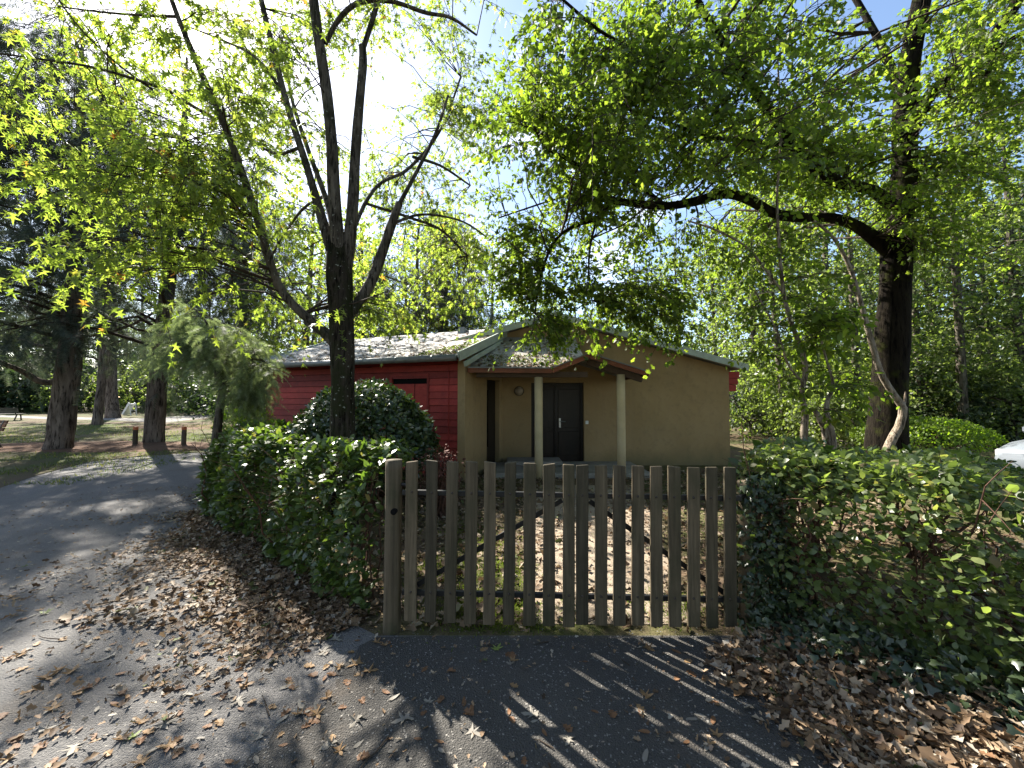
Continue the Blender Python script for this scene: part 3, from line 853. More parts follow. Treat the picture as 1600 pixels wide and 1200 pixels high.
# leaves and moss that have gathered on the roofs
def on_plane(n, f, s):
    uv = rng.random((n, 2)); pos = np.array([f(u, v) for u, v in uv])
    return scatter(L_OAK, pos + np.array([0, 0, .008]), rdir(n, 0, .15), nrm(np.array([0, -.3, 1]) + rng.normal(size=(n, 3)) * .3), s * rng.uniform(.6, 1.2, n))
q1 = on_plane(1500, lambda u, v: W3(-.1 + (u ** 1.5) * RL, E + .05 + (v ** 1.8) * 2.5, zr(E + .05 + (v ** 1.8) * 2.5) + .004), .085)
q2 = on_plane(750, lambda u, v: (p0[0] + .15 + u * 2.0, PY + .05 + v * v * 1.4, lz(PY + .05 + v * v * 1.4) + .01), .08)
V, Fs = join([q1, q2])
tag(np_mesh('roof_leaves', V, Fs, M['litter'], None, False), 'dry brown leaves gathered on the grey house roofs', 'leaves', None, 'stuff')
n = 900
u = rng.random(n); v = rng.random(n)
mp = np.array([W3(-.12 + a * .9, E + .05 + b * (1.3 - a), zr(E + .05 + b * (1.3 - a)) + .003) for a, b in zip(u ** 1.3, v)] )
mp2 = np.array([(p0[0] + .3 + a * 1.6, PY + .1 + b * .5, lz(PY + .1 + b * .5) + .004) for a, b in rng.random((500, 2))])
mp = np.vstack([mp, mp2])
V, F = scatter(L_DIAM, mp, rdir(len(mp), .7), rdir(len(mp)), rng.uniform(.02, .05, len(mp)))
tag(np_mesh('roof_moss', V, F, M['moss'], None, False), 'green moss growing along the roof edge above the porch', 'moss', None, 'stuff')

# ================================================================== GATE
GD = 2.63
def gx(cx): return 580 + cx / 2.581
def gy(cy): return 690 + cy / 2.581
PK = [(165, 158, 80, 720), (246, 239, 76, 725), (329, 317, 80, 728), (406, 398, 80, 733), (480, 475, 82, 735), (562, 554, 84, 738), (640, 637, 87, 740), (718, 716, 90, 741), (797, 797, 92, 748),
      (851, 851, 94, 737), (927, 927, 95, 739), (1000, 1001, 96, 740), (1075, 1076, 97, 742), (1148, 1151, 99, 744), (1222, 1225, 100, 745), (1299, 1302, 103, 746), (1371, 1375, 103, 748), (1446, 1450, 103, 746)]
def rail_y(cx, a, b): return gy(a + (b - a) * (cx - 130) / 1300)
for leaf in (0, 1):
    pk = PK[:9] if leaf == 0 else PK[9:]
    root = thing('gate_leaf', tuple(P(gx(pk[4][0]), 985, GD)[:2]) + (0,),
                 'picket gate leaf hung on the round wooden post beside the red wing' if leaf == 0 else 'picket gate leaf hung beside the ivy covered post', 'gate', 'leaves of the wooden picket gate')
    a, b = pk[0], pk[-1]
    for nm, ya, yb in (('top_rail', 203, 228), ('bottom_rail', 605, 637)):
        mb = MB(); mb.bar(P(gx(a[0] - 40 if leaf == 0 else a[0] - 8), rail_y(a[0], ya, yb), GD + .033), P(gx(b[0] + (8 if leaf == 0 else 45)), rail_y(b[0], ya, yb), GD + .033), .028, .034)
        mb.build(nm, M['black_metal'], root, .003)
    e0, e1 = ((185, 578), (770, 236)) if leaf == 0 else ((1440, 620), (880, 240))
    mb = MB(); mb.bar(P(gx(e0[0]), gy(e0[1]), GD + .055), P(gx(e1[0]), gy(e1[1]), GD + .055), .012, .034, (0, 1, 0)); 
    mb = MB(); q0, q1_ = P(gx(e0[0]), gy(e0[1]), GD + .056), P(gx(e1[0]), gy(e1[1]), GD + .056)
    mb.bar(q0, q1_, .014, .034); mb.build('brace', M['black_metal'], root, .003)
    for tx, bx, ty, by in pk:
        T, B = P(gx(tx), gy(ty), GD), P(gx(bx), gy(by), GD)
        w = .0395 + random.uniform(-.002, .002); th = .012
        T = T + np.array([0, random.uniform(-.004, .004), 0]); B = B + np.array([0, random.uniform(-.004, .006), 0])
        dz_ = random.uniform(-.006, .006)
        mb = MB()
        ks = 5
        rows = []
        for k in range(ks + 1):
            f = k / ks
            c = B + (T - B) * f
            ww = w * (1 + random.uniform(-.03, .03)); of = random.uniform(-.0015, .0015)
            sl = dz_ if k == ks else 0
            rows.append([(c[0] - ww + of, c[1] - th, c[2] - sl), (c[0] + ww + of, c[1] - th, c[2] + sl), (c[0] + ww + of, c[1] + th, c[2] + sl), (c[0] - ww + of, c[1] + th, c[2] - sl)])
        V = [p for r in rows for p in r]
        F = [(3, 2, 1, 0), tuple(ks * 4 + i for i in range(4))] + [(k * 4 + i, k * 4 + (i + 1) % 4, k * 4 + 4 + (i + 1) % 4, k * 4 + 4 + i) for k in range(ks) for i in range(4)]
        mb.add(V, F)
        po = mb.build('picket', M['picket'], root, .0035)
        for ya, yb in ((203, 228), (605, 637)):
            yy = rail_y(tx, ya, yb)
            f = (yy - gy(ty)) / (gy(by) - gy(ty))
            c = P(gx(tx + (bx - tx) * f), yy, GD - .012)
            c[1] = T[1] + (B[1] - T[1]) * f - th
            mb = MB(); mb.tube([(c[0], c[1] + .004, c[2]), (c[0], c[1] - .003, c[2]), (c[0], c[1] - .006, c[2])], [.008, .008, .004], 8); mb.build('bolt', M['bolt'], po, 0, True)

# round wooden post with its bored hole, left of the gate
gpb = P(gx(84), 970, GD + .05)
post = thing('gate_post', (gpb[0], gpb[1], 0), 'round weathered wooden gate post with a dark bored hole', 'post')
T, B = P(gx(92), gy(74), GD + .05), P(gx(84), gy(735), GD + .05)
V, F, c = limb_tube([(*B[:2], -.05, .060), (*(B + (T - B) * .35), .058), (*(B + (T - B) * .7), .056), (*T, .055)], 18, 18, .018)
V = np.vstack([V, T + np.array([0, 0, .006])]); top = np.array([[len(V) - 1, 17 * 18 + i, 17 * 18 + (i + 1) % 18] for i in range(18)])
np_mesh('post_shaft', V, [F, top], M['post'], post)
h = P(gx(93), gy(281), GD)
mb = MB(); mb.tube([(h[0], h[1] - .018, h[2]), (h[0], h[1] + .03, h[2])], [.021, .021], 14); mb.build('bored_hole', M['dark'], post)
mb = MB(); mb.tube([(h[0] - .03, h[1] + .06, h[2] + .17), (h[0] + .12, h[1] + .03, h[2] + .17)], [.012, .012], 8); mb.build('hinge_pin', M['black_metal'], post)
# square post under the ivy, right of the gate
gq = P(1173, 970, GD + .12)
post2 = thing('gate_post', (gq[0], gq[1], 0), 'dark wooden gate post wrapped in ivy', 'post')
V, F, c = limb_tube([(gq[0], gq[1], -.05, .075), (gq[0], gq[1], .4, .073), (gq[0] - .005, gq[1], .8, .07), (gq[0], gq[1], 1.0, .068)], 16, 14, .02)
V = np.vstack([V, [gq[0], gq[1], 1.01]]); top = np.array([[len(V) - 1, 15 * 14 + i, 15 * 14 + (i + 1) % 14] for i in range(14)])
np_mesh('post_shaft', V, [F, top], M['post'], post2)
mb = MB(); mb.tube([(gq[0] - .13, GD + .033, P(0, rail_y(1446, 203, 228), GD)[2]), (gq[0] - .02, gq[1] - .03, P(0, rail_y(1446, 203, 228), GD)[2])], [.013, .013], 8); mb.build('hinge_pin', M['black_metal'], post2)

# ================================================================== HEDGES AND BUSHES
def hedge(name, label, line, width, height, n, leaf, mat, n_tw, thin=None, tpl=L_OVAL, wide=1.0, bush_r=.10):
    """line: list of xy points of the FRONT face foot; the body lies behind (offset by width along normal)"""
    line = np.array(line, float)
    seg = np.linalg.norm(np.diff(line, axis=0), axis=1); cs = np.concatenate([[0], np.cumsum(seg)])
    def at(s):
        i = np.clip(np.searchsorted(cs, s, side='right') - 1, 0, len(seg) - 1)
        u = (s - cs[i]) / seg[i]
        p = line[i] + (line[i + 1] - line[i]) * u[:, None]
        t = (line[i + 1] - line[i]) / seg[i][:, None]
        return p, t
    root = thing(name, (*line[len(line) // 2], 0), label, 'hedge')
    # stems
    ns = n_tw
    s = rng.uniform(0, cs[-1], ns)
    p, t = at(s); nn = np.stack([-t[:, 1], t[:, 0]], 1) * np.sign(width)
    w0 = rng.uniform(.2, .8, ns) * abs(width)
    b = np.concatenate([p + nn * w0[:, None], np.zeros((ns, 1))], 1)
    b2 = b + np.concatenate([rng.normal(size=(ns, 2)) * .22, np.full((ns, 1), 1.0) * (height * rng.uniform(.6, 1.0, ns))[:, None]], 1)
    K = 6; tt = np.linspace(0, 1, K)[None, :, None]
    paths = b[:, None] + (b2 - b)[:, None] * tt + rng.normal(size=(ns, K, 3)) * .03
    A = batch_tubes(paths, np.linspace(.008, .003, K)[None].repeat(ns, 0) * rng.uniform(.6, 1.6, ns)[:, None], 4)
    sp, sr = sprigs(paths, 7, .24, .1, 3, .25, .6)
    Bm = batch_tubes(sp, sr * .8, 3)
    V, Fs = join([A, Bm])
    np_mesh('stems', V, Fs, M['hedge_twig'], root)
    # leaves, crowded towards front face and top
    m = int(n * 1.5)
    s = rng.uniform(0, cs[-1], m)
    face = rng.random(m)
    zz = rng.uniform(.06, 1, m); dd = rng.uniform(0, 1, m)
    fr = face < .52; tp = (face >= .52) & (face < .86)
    dd = np.where(fr, np.abs(rng.normal(0, .10, m)), dd)
    zz = np.where(tp, 1 - np.abs(rng.normal(0, .07, m)), zz)
    p, t = at(s); nn = np.stack([-t[:, 1], t[:, 0]], 1) * np.sign(width)
    lump = bush_r * (np.sin(s * 5.1 + zz * 4) * .5 + np.sin(s * 11.7 + zz * 9 + 1.3) * .35 + np.sin(s * 2.3 + zz * 2.1) * .6)
    rnd = np.where(zz > .75, (zz - .75) ** 2 * 3.0, 0) + np.where(zz < .3, (.3 - zz) * .35, 0)      # rounded shoulder, tucked-in foot
    pos = np.concatenate([p + nn * (dd * abs(width) - lump + rnd * (1 - dd))[:, None], (zz * (height + .05 * np.sin(s * 3.1) + .04 * np.sin(s * 7.7)))[:, None]], 1)
    if thin is not None:
        keep = rng.random(m) < thin(s / cs[-1], zz)
        pos, fr, nn, t = pos[keep], fr[keep], nn[keep], t[keep]
    pos = pos[:n]; fr = fr[:n]; nn = nn[:n]; m = len(pos)
    out = np.concatenate([-nn * np.where(fr, .8, .2)[:, None], np.full((m, 1), .45)], 1)
    d = nrm(out * .7 + rdir(m, .05, .7))
    nm = nrm(np.array([0, 0, .9]) + out * .5 + rng.normal(size=(m, 3)) * .55)
    ls, lw = leaf * rng.uniform(.55, 1.35, m), rng.uniform(.85, 1.2, m) * wide
    k = leaf_parts(tpl, pos, d, nm, ls, mat, root, 300, 'leaf', lw)
    V, F = scatter(tpl, pos[k], d[k], nm[k], ls[k], lw[k])
    o = np_mesh('foliage', V, F, mat, root, True); o['kind'] = 'stuff'
    return root

hl = [(-1.06, 2.80), (-1.7, 3.2), (-2.75, 4.0), (-3.95, 5.0), (-4.12, 5.5), (-3.9, 6.3)]
hedge('hedge', 'dark glossy clipped hedge between the asphalt path and the round gate post', hl, -.5, 1.15, 12500, .072, M['hedge'], 60)
hr = [(1.62, 2.80), (1.95, 2.50), (2.25, 2.12), (2.55, 1.72), (3.3, .9), (4.2, .2)]
hedge('hedge', 'loose pale leaved hedge beside the ivy covered gate post', hr, 1.25, 1.16, 17500, .051, M['hedge_pale'], 120,
      lambda s, z: np.where(z > .72, 1.0, np.clip(.42 + s * 1.6, 0, 1)), L_OVAL, 1.25)
# large laurel-like leaves on top of the right hedge, part of a second shrub growing behind it
def dome_bush(name, label, c, r, n, leaf, mat, tpl=L_OVAL, cat='bush', flat=.25, shell=.12, stems=14):
    root = thing(name, (c[0], c[1], 0), label, cat)
    v = rdir(n); v[:, 2] = np.where(rng.random(n) < .86, np.abs(v[:, 2]), -np.abs(v[:, 2]) * .5)
    rad = 1 - np.abs(rng.normal(0, shell, n)) + .035 * np.sin(v[:, 0] * 9 + v[:, 2] * 7) + .03 * np.sin(v[:, 1] * 13 - v[:, 2] * 5)
    pos = np.array(c) + v * rad[:, None] * np.array(r)
    pos[:, 2] = np.maximum(pos[:, 2], .03)
    d = nrm(v * .5 + rdir(n, -.1)); nm = nrm(v + np.array([0, 0, .35]) + rng.normal(size=(n, 3)) * .4)
    V, F = scatter(tpl, pos, d, nm, leaf * rng.uniform(.6, 1.3, n))
    o = np_mesh('foliage', V, F, mat, root); o['kind'] = 'stuff'
    b = np.array([c[0], c[1], 0]) + rng.normal(size=(stems, 3)) * np.array([r[0] * .12, r[1] * .12, 0])
    e = np.array(c) + rdir(stems, .4) * np.array(r) * .8
    K = 5; tt = np.linspace(0, 1, K)[None, :, None]
    V, F = batch_tubes(b[:, None] + (e - b)[:, None] * tt + rng.normal(size=(stems, K, 3)) * .03, np.linspace(.022, .005, K)[None].repeat(stems, 0), 5)
    np_mesh('stems', V, F, M['hedge_twig'], root)
    return root
bc = P(573, 655, 6.0)
dome_bush('round_bush', 'clipped dome shaped evergreen bush in front of the red wall', (bc[0], bc[1], .72), (1.10, 1.05, 1.10), 13000, .085, M['bush'])
dome_bush('low_shrub', 'low bright leafy shrub rising over the hedge in front of the dome bush', (*P(425, 665, 5.9)[:2], .72), (.55, .4, .5), 1800, .085, M['shrub'], L_OVAL, 'shrub', .2, .3)
dome_bush('low_shrub', 'yellow-green shrub glowing at the far end of the dark hedge', (*P(385, 640, 7.4)[:2], .85), (.55, .5, .75), 2600, .06, M['shrub'], L_DIAM, 'shrub', .2, .3)
dome_bush('dry_shrub', 'thin reddish brown shrub between the dome bush and the gate', (*P(690, 705, 5.2)[:2], .55), (.33, .3, .42), 500, .05, plain('reddish_leaf', (.12, .05, .035), .8), L_DIAM, 'shrub', .2, .5, 26)
dome_bush('laurel', 'large leaved laurel showing over the top of the pale hedge', (*P(1250, 720, 3.6)[:2], .82), (.62, .35, .33), 700, .125, M['hedge'], L_OVAL, 'shrub', .2, .3)
dome_bush('laurel', 'broad laurel behind the pale hedge nearest the parked car', (*P(1430, 730, 3.9)[:2], .75), (1.0, .4, .3), 1100, .11, M['hedge'], L_OVAL, 'shrub', .2, .3)
hb = P(1480, 680, 9.5)
dome_bush('clipped_bush', 'sunlit yellow-green clipped bush right of the mossy oak trunk', (hb[0], hb[1] + .6, .45), (1.75, 1.0, .62), 5200, .075, M['shrub'], L_OVAL, 'bush', .2, .12)

# ivy on the right-hand gate post and down to the litter
n = 2600
a = rng.uniform(0, 6.28, n); z = 1.05 * rng.random(n) ** 1.1
r_ = .085 + .05 * rng.random(n) + np.maximum(0, .55 - z) * .25 * rng.random(n)
pos = np.stack([gq[0] + .05 + np.cos(a) * r_ * 1.5 + (1.05 - z) * .12 * rng.random(n), gq[1] + np.sin(a) * r_, z], 1)
sel = pos[:, 0] > gq[0] - .06 - .05 * rng.random(n)
pos = pos[sel]; a = a[sel]
n2 = 2400
s = rng.random(n2)
lp = np.array([1.72, 2.62]) + s[:, None] * np.array([.95, -1.02]) + rng.normal(size=(n2, 2)) * .13
pos2 = np.concatenate([lp, (np.abs(rng.normal(0, .12, n2)) + .02)[:, None]], 1)
n1 = len(pos)
pos = np.vstack([pos, pos2])
out = np.vstack([np.stack([np.cos(a), np.sin(a), np.full(n1, .25)], 1), np.stack([np.full(n2, -.5), np.full(n2, -.4), np.full(n2, .9)], 1)])
V, F = scatter(L_IVY, pos, nrm(rdir(len(pos), -.5) + out * .2), nrm(out + rng.normal(size=pos.shape) * .35), rng.uniform(.028, .06, len(pos)))
ivy = thing('ivy', (gq[0] + .1, gq[1], 0), 'dark ivy climbing the gate post and trailing under the pale hedge', 'ivy')
o = np_mesh('foliage', V, F, M['ivy'], ivy); o['kind'] = 'stuff'
mb = MB()
for k in range(9):
    x0 = gq[0] + random.uniform(-.05, .2)
    mb.tube([(x0 + random.uniform(-.04, .04), gq[1] - .07 + random.uniform(-.03, .05), zz) for zz in (0, .25, .5, .75, 1.0)], [.006, .005, .005, .004, .003], 5)
mb.build('stems', M['hedge_twig'], ivy)

# ================================================================== MAPLE
D = 4.6
mt = P(535, 830, D)
maple = thing('maple_tree', (mt[0], mt[1], 0), 'many-stemmed silver maple with mossy dark trunk standing behind the dark hedge', 'tree')
rows = {
 'trunk': [(536, 835, D, 52), (535, 780, D, 42), (535, 690, D, 40), (536, 600, D, 40), (535, 520, D, 41), (531, 450, D, 42), (529, 405, D, 40), (526, 370, D, 26)],
 'A': [(530, 545, D, 20), (505, 518, D, 19), (470, 488, D - .05, 17), (440, 455, D - .1, 16), (424, 415, D - .15, 14.5), (408, 360, D - .2, 14), (385, 290, D - .3, 13), (362, 225, D - .4, 12), (335, 160, D - .5, 11), (300, 80, D - .6, 10), (268, 0, D - .7, 9), (235, -110, D - .8, 8), (190, -260, D - 1.0, 6)],
 'B': [(528, 445, D, 18), (515, 385, D, 17), (500, 330, D + .05, 16), (478, 255, D + .1, 13), (455, 185, D + .2, 12), (437, 120, D + .3, 11), (420, 50, D + .4, 10), (395, -60, D + .5, 9), (360, -240, D + .7, 6)],
 'C': [(531, 430, D, 26), (526, 360, D - .05, 22), (521, 290, D - .05, 21), (518, 220, D - .1, 20), (510, 140, D - .1, 19), (498, 60, D - .1, 18), (486, -40, D - .1, 15), (480, -180, D, 12), (470, -380, D + .1, 7)],
 'D': [(538, 440, D, 22), (545, 385, D + .02, 20), (551, 320, D + .05, 18), (555, 250, D + .1, 17), (561, 170, D + .1, 16), (567, 100, D + .15, 14), (566, 72, D + .15, 12)],
 'E': [(540, 500, D, 18), (556, 478, D + .1, 17), (580, 440, D + .2, 17), (600, 385, D + .3, 15), (614, 345, D + .35, 14), (624, 318, D + .4, 12)],
 'A2': [(336, 186, D - .46, 7), (300, 165, D - .55, 7), (262, 142, D - .65, 6.5), (205, 122, D - .8, 6), (140, 104, D - 1.0, 6), (60, 92, D - 1.2, 5), (-40, 78, D - 1.4, 4)],
 'A3': [(281, 26, D - .65, 6), (225, 24, D - .8, 5), (160, 19, D - 1.0, 4), (90, 10, D - 1.2, 3)],
 'A4': [(238, 140, D - .7, 5), (190, 105, D - .8, 4.5), (140, 60, D - .9, 4), (95, 5, D - 1.0, 4), (60, -60, D - 1.0, 3)],
 'C2': [(508, 68, D - .1, 8), (530, 30, D - .1, 8), (560, 5, D - .1, 8), (610, 2, D - .1, 7), (665, 20, D, 6), (705, 28, D, 5), (745, 55, D + .1, 3)],
 'F': [(534, 440, D, 10), (556, 350, D + .8, 8), (590, 290, D + 1.5, 6), (640, 262, D + 2.1, 5), (690, 200, D + 2.8, 4), (720, 120, D + 3.3, 3)],
 'F2': [(572, 318, D + 1.1, 5), (640, 340, D + 1.8, 5), (690, 360, D + 2.4, 4), (730, 400, D + 2.8, 3)],
 'F3': [(645, 245, D + 2.0, 5), (690, 260, D + 2.5, 4), (735, 290, D + 2.9, 3)],
 'G': [(530, 440, D, 12), (515, 330, D + .8, 10), (480, 230, D + 1.6, 8), (455, 150, D + 2.2, 6), (440, 60, D + 2.8, 5)],
 'G2': [(508, 305, D + 1.0, 6), (470, 330, D + 1.6, 5), (430, 390, D + 2.1, 4), (410, 440, D + 2.4, 3)],
 'E2': [(622, 322, D + .4, 8), (650, 270, D + .5, 6), (680, 210, D + .7, 5), (700, 150, D + .9, 4)],
 'E3': [(612, 350, D + .35, 5), (660, 335, D + .45, 4), (720, 345, D + .6, 3), (760, 370, D + .7, 3)],
 'D2': [(566, 80, D + .15, 9), (585, 20, D + .2, 8), (610, -70, D + .3, 7), (640, -220, D + .4, 5)],
 'B2': [(446, 150, D + .25, 6), (400, 90, D + .4, 5), (340, 60, D + .6, 4), (290, 40, D + .9, 3)],
 'B3': [(470, 230, D + .15, 6), (430, 240, D + .4, 5), (380, 215, D + .8, 4), (320, 210, D + 1.1, 3)],
}
lt, nodes = [], []
for k, r in rows.items():
    V, F, c = limb_tube(limbs_from_px(r), 26 if len(r) > 5 else 14, 12 if k in 'trunkABCDE' else 7, .05)
    if k == 'trunk':
        np_mesh('trunk', V, F, M['maple_bark'], maple)
    else:
        o = np_mesh('limb', V, F, M['maple_limb'], maple)
        if k not in ('E', 'D'): nodes.append(c[4:])
NM = np.vstack(nodes)
# targets: the visible sweep of leaves, then the rest of the crown round and above it
tg = [in_frame_region(60, [(0, 0), (420, 0), (450, 200), (380, 300), (300, 330), (60, 260), (0, 160)], 3.2, 5.6),
      in_frame_region(19, [(80, 200), (330, 200), (380, 290), (300, 330), (80, 330), (40, 280)], 3.2, 4.4),
      in_frame_region(9, [(40, 350), (90, 360), (300, 370), (260, 440), (110, 430)], 3.2, 3.8),
      in_frame_region(78, [(380, 60), (520, 0), (760, 0), (740, 150), (640, 200), (560, 230), (420, 330)], 5.2, 8.0),
      in_frame_region(165, [(575, 170), (740, 110), (765, 400), (720, 490), (600, 490), (560, 330)], 6.6, 8.4),
      in_frame_region(46, [(390, 360), (510, 330), (520, 500), (440, 520), (400, 470)], 5.6, 7.5),
      in_frame_region(16, [(550, 430), (640, 440), (700, 500), (600, 520)], 4.6, 5.2),
      in_ellipsoid(34, (mt[0] - .3, mt[1], 8.0), (3.0, 2.8, 2.0), .4)]
TG = np.vstack(tg)
tw, lf = crown_mesh(NM, TG, 9, .55, .45, 10, .088, L_MAPLE_S, .10, .016, True, (M['maple'], maple, 300), down=.7, jit=.6)
np_mesh('twigs', tw[0], tw[1], M['twig'], maple)
MAPLE_LEAVES = lf
o = np_mesh('crown', lf[0], lf[1], M['maple'], maple, False)

# ================================================================== OAK
D = 7.0
ob = P(1386, 755, D)
oak = thing('oak_tree', (ob[0], ob[1], 0), 'huge dark mossy oak with a long level limb reaching over the porch', 'tree')
rows = {
 'trunk': [(1384, 765, D, 84), (1385, 720, D, 70), (1388, 640, D, 61), (1391, 560, D, 57), (1396, 480, D, 54), (1400, 420, D, 54), (1403, 370, D, 56), (1410, 320, D, 46), (1414, 250, D, 46), (1412, 180, D, 42), (1420, 100, D - .1, 38), (1436, 20, D - .2, 34), (1450, -60, D - .2, 28), (1465, -200, D, 22), (1470, -380, D, 14)],
 'L': [(1405, 405, D, 40), (1370, 376, D - .05, 30), (1335, 352, D - .15, 24), (1300, 340, D - .3, 20), (1255, 340, D - .45, 18), (1210, 334, D - .6, 17), (1170, 312, D - .75, 16), (1130, 303, D - .9, 15), (1085, 315, D - 1.0, 15), (1040, 322, D - 1.1, 14), (990, 318, D - 1.2, 13), (950, 312, D - 1.3, 12), (935, 306, D - 1.35, 10)],
 'L1': [(945, 311, D - 1.3, 9), (922, 285, D - 1.4, 8), (905, 262, D - 1.5, 7), (880, 245, D - 1.6, 6), (855, 232, D - 1.7, 5), (838, 205, D - 1.8, 4)],
 'L2': [(952, 316, D - 1.3, 8), (935, 340, D - 1.35, 7), (900, 352, D - 1.4, 6), (872, 370, D - 1.45, 5), (855, 400, D - 1.5, 5), (842, 445, D - 1.5, 4), (836, 490, D - 1.5, 3)],
 'L3': [(932, 345, D - 1.35, 4), (922, 385, D - 1.4, 4), (920, 430, D - 1.4, 3), (925, 470, D - 1.4, 2.5)],
 'L4': [(1040, 322, D - 1.1, 8), (990, 285, D - .7, 7), (930, 250, D - .1, 6), (870, 220, D + .5, 5), (800, 190, D + 1.0, 3)],
 'L5': [(960, 266, D - .4, 5), (900, 300, D + .2, 4), (840, 320, D + .6, 3), (780, 340, D + .9, 2.5)],
 'R': [(1418, 215, D - .1, 34), (1445, 160, D - .2, 32), (1485, 118, D - .3, 30), (1535, 78, D - .4, 28), (1575, 25, D - .5, 25), (1605, -30, D - .6, 22), (1660, -140, D - .6, 16), (1720, -300, D - .6, 9)],
 'R1': [(1520, 95, D - .4, 14), (1565, 70, D - .5, 13), (1620, 40, D - .6, 10), (1700, 10, D - .8, 7)],
 'R2': [(1440, 175, D - .2, 12), (1500, 150, D - .5, 11), (1560, 100, D - .8, 9), (1640, 60, D - 1.2, 6)],
 'U': [(1405, 330, D, 26), (1360, 295, D - .3, 22), (1310, 285, D - .6, 20), (1255, 250, D - .9, 18), (1225, 205, D - 1.2, 17), (1185, 150, D - 1.5, 15), (1145, 90, D - 1.8, 13), (1100, 20, D - 2.1, 11), (1050, -80, D - 2.3, 8)],
 'U1': [(1240, 230, D - 1.0, 9), (1180, 220, D - 1.2, 8), (1110, 215, D - 1.4, 6), (1040, 190, D - 1.7, 5), (980, 170, D - 2.0, 4)],
 'U2': [(1160, 110, D - 1.7, 8), (1100, 110, D - 1.9, 7), (1020, 90, D - 2.2, 6), (940, 50, D - 2.5, 5), (880, 0, D - 2.6, 4)],
 'T': [(1412, 180, D, 18), (1390, 100, D + .5, 15), (1350, 20, D + 1, 12), (1290, -80, D + 1.4, 9), (1220, -200, D + 1.6, 6)],
}
nodes = []
for k, r in rows.items():
    V, F, c = limb_tube(limbs_from_px(r), 40 if len(r) > 9 else 18, 16 if k == 'trunk' else 9, .06 if k == 'trunk' else .09)
    np_mesh('trunk' if k == 'trunk' else 'limb', V, F, M['oak_bark'], oak)
    nodes.append(c[22:] if k == 'trunk' else c[4:])
NO = np.vstack(nodes)
tg = [in_frame_region(165, [(820, 0), (1330, 0), (1380, 120), (1300, 250), (1100, 280), (800, 230), (760, 120)], 3.6, 6.2),
      in_frame_region(66, [(740, 160), (960, 180), (960, 330), (900, 400), (760, 380)], 4.6, 6.0),
      in_frame_region(95, [(950, 190), (1400, 190), (1400, 310), (1240, 300), (1100, 280), (960, 280)], 5.6, 8.0),
      in_frame_region(70, [(735, 90), (960, 110), (970, 320), (900, 420), (760, 410)], 6.8, 8.4),
      in_frame_region(36, [(750, 380), (860, 380), (870, 520), (800, 550), (765, 480)], 5.2, 5.8),
      in_frame_region(30, [(930, 340), (1330, 360), (1180, 430), (1060, 480), (960, 450)], 6.0, 7.6),
      in_frame_region(12, [(880, 400), (960, 420), (960, 500), (920, 510)], 5.3, 5.8),
      in_frame_region(17, [(990, 430), (1110, 420), (1085, 510), (1050, 575), (1005, 530)], 5.2, 5.7),
      in_frame_region(60, [(1440, 0), (1600, 0), (1600, 200), (1480, 200)], 5.0, 8.0),
      in_frame_region(55, [(1330, 280), (1600, 180), (1600, 420), (1440, 420)], 5.4, 8.5),
      in_ellipsoid(150, (ob[0] - .6, ob[1] + .2, 7.6), (5.2, 4.6, 3.0), .3)]
TG = np.vstack(tg)
tw, lf = crown_mesh(NO, TG, 9, .5, .4, 10, .078, L_OAK, .05, .022, True, (M['oak'], oak, 300), down=.4, jit=.55)
np_mesh('twigs', tw[0], tw[1], M['twig'], oak)
np_mesh('crown', lf[0], lf[1], M['oak'], oak, False)

# ================================================================== PALE STEMMED SAPLINGS
def sapling(label, limbs, regions, nl, leaf, name='sapling', mat=M['oak'], stem=M['pale_stem'], tpl=L_OVAL, spr=6, lpn=7):
    first = limbs_from_px(limbs[0])
    root = thing(name, (first[0][0], first[0][1], 0), label, 'tree')
    nodes = []
    for i, r in enumerate(limbs):
        V, F, c = limb_tube(limbs_from_px(r), 24, 8, .07)
        np_mesh('trunk' if i == 0 else 'limb', V, F, stem, root); nodes.append(c[6:] if i == 0 else c[2:])
    if regions:
        TG = np.vstack([in_frame_region(*g) for g in regions])
        tw, lf = crown_mesh(np.vstack(nodes), TG, spr, .38, .3, lpn, leaf, tpl, .05, .010, down=.35)
        np_mesh('twigs', tw[0], tw[1], M['twig'], root); np_mesh('crown', lf[0], lf[1], mat, root, False)
    return root
sapling('slender pale stemmed sapling with a kinked trunk beside the house gable',
    [[(1252, 800, 5.2, 14), (1254, 705, 5.2, 12), (1258, 645, 5.2, 11), (1252, 617, 5.2, 9), (1259, 580, 5.2, 9), (1252, 545, 5.2, 9), (1235, 500, 5.2, 8), (1224, 455, 5.2, 7), (1217, 380, 5.2, 6), (1214, 300, 5.2, 5), (1220, 220, 5.2, 4), (1215, 90, 5.2, 3)],
     [(1224, 458, 5.2, 5), (1195, 420, 5.2, 5), (1165, 385, 5.1, 4), (1120, 360, 5.0, 3.5), (1075, 345, 4.9, 3)], [(1256, 600, 5.2, 4), (1232, 570, 5.1, 4), (1215, 520, 5.0, 3), (1180, 455, 5.0, 3)]],
    [(34, [(1150, 350), (1290, 330), (1300, 520), (1230, 600), (1150, 560)], 4.8, 5.8)], 0, .085)
sapling('cluster of short pale stems with broad leaves behind the pale hedge',
    [[(1300, 800, 5.0, 13), (1292, 690, 5.0, 12), (1281, 655, 5.0, 11), (1272, 640, 5.0, 9)], [(1302, 790, 5.0, 12), (1302, 690, 5.0, 11), (1292, 650, 5.0, 10), (1293, 625, 5.0, 8), (1302, 600, 5.0, 6), (1285, 540, 5.0, 4), (1275, 480, 5.0, 3)]],
    [(24, [(1260, 480), (1330, 480), (1350, 620), (1290, 660), (1250, 600)], 4.7, 5.4)], 0, .10)
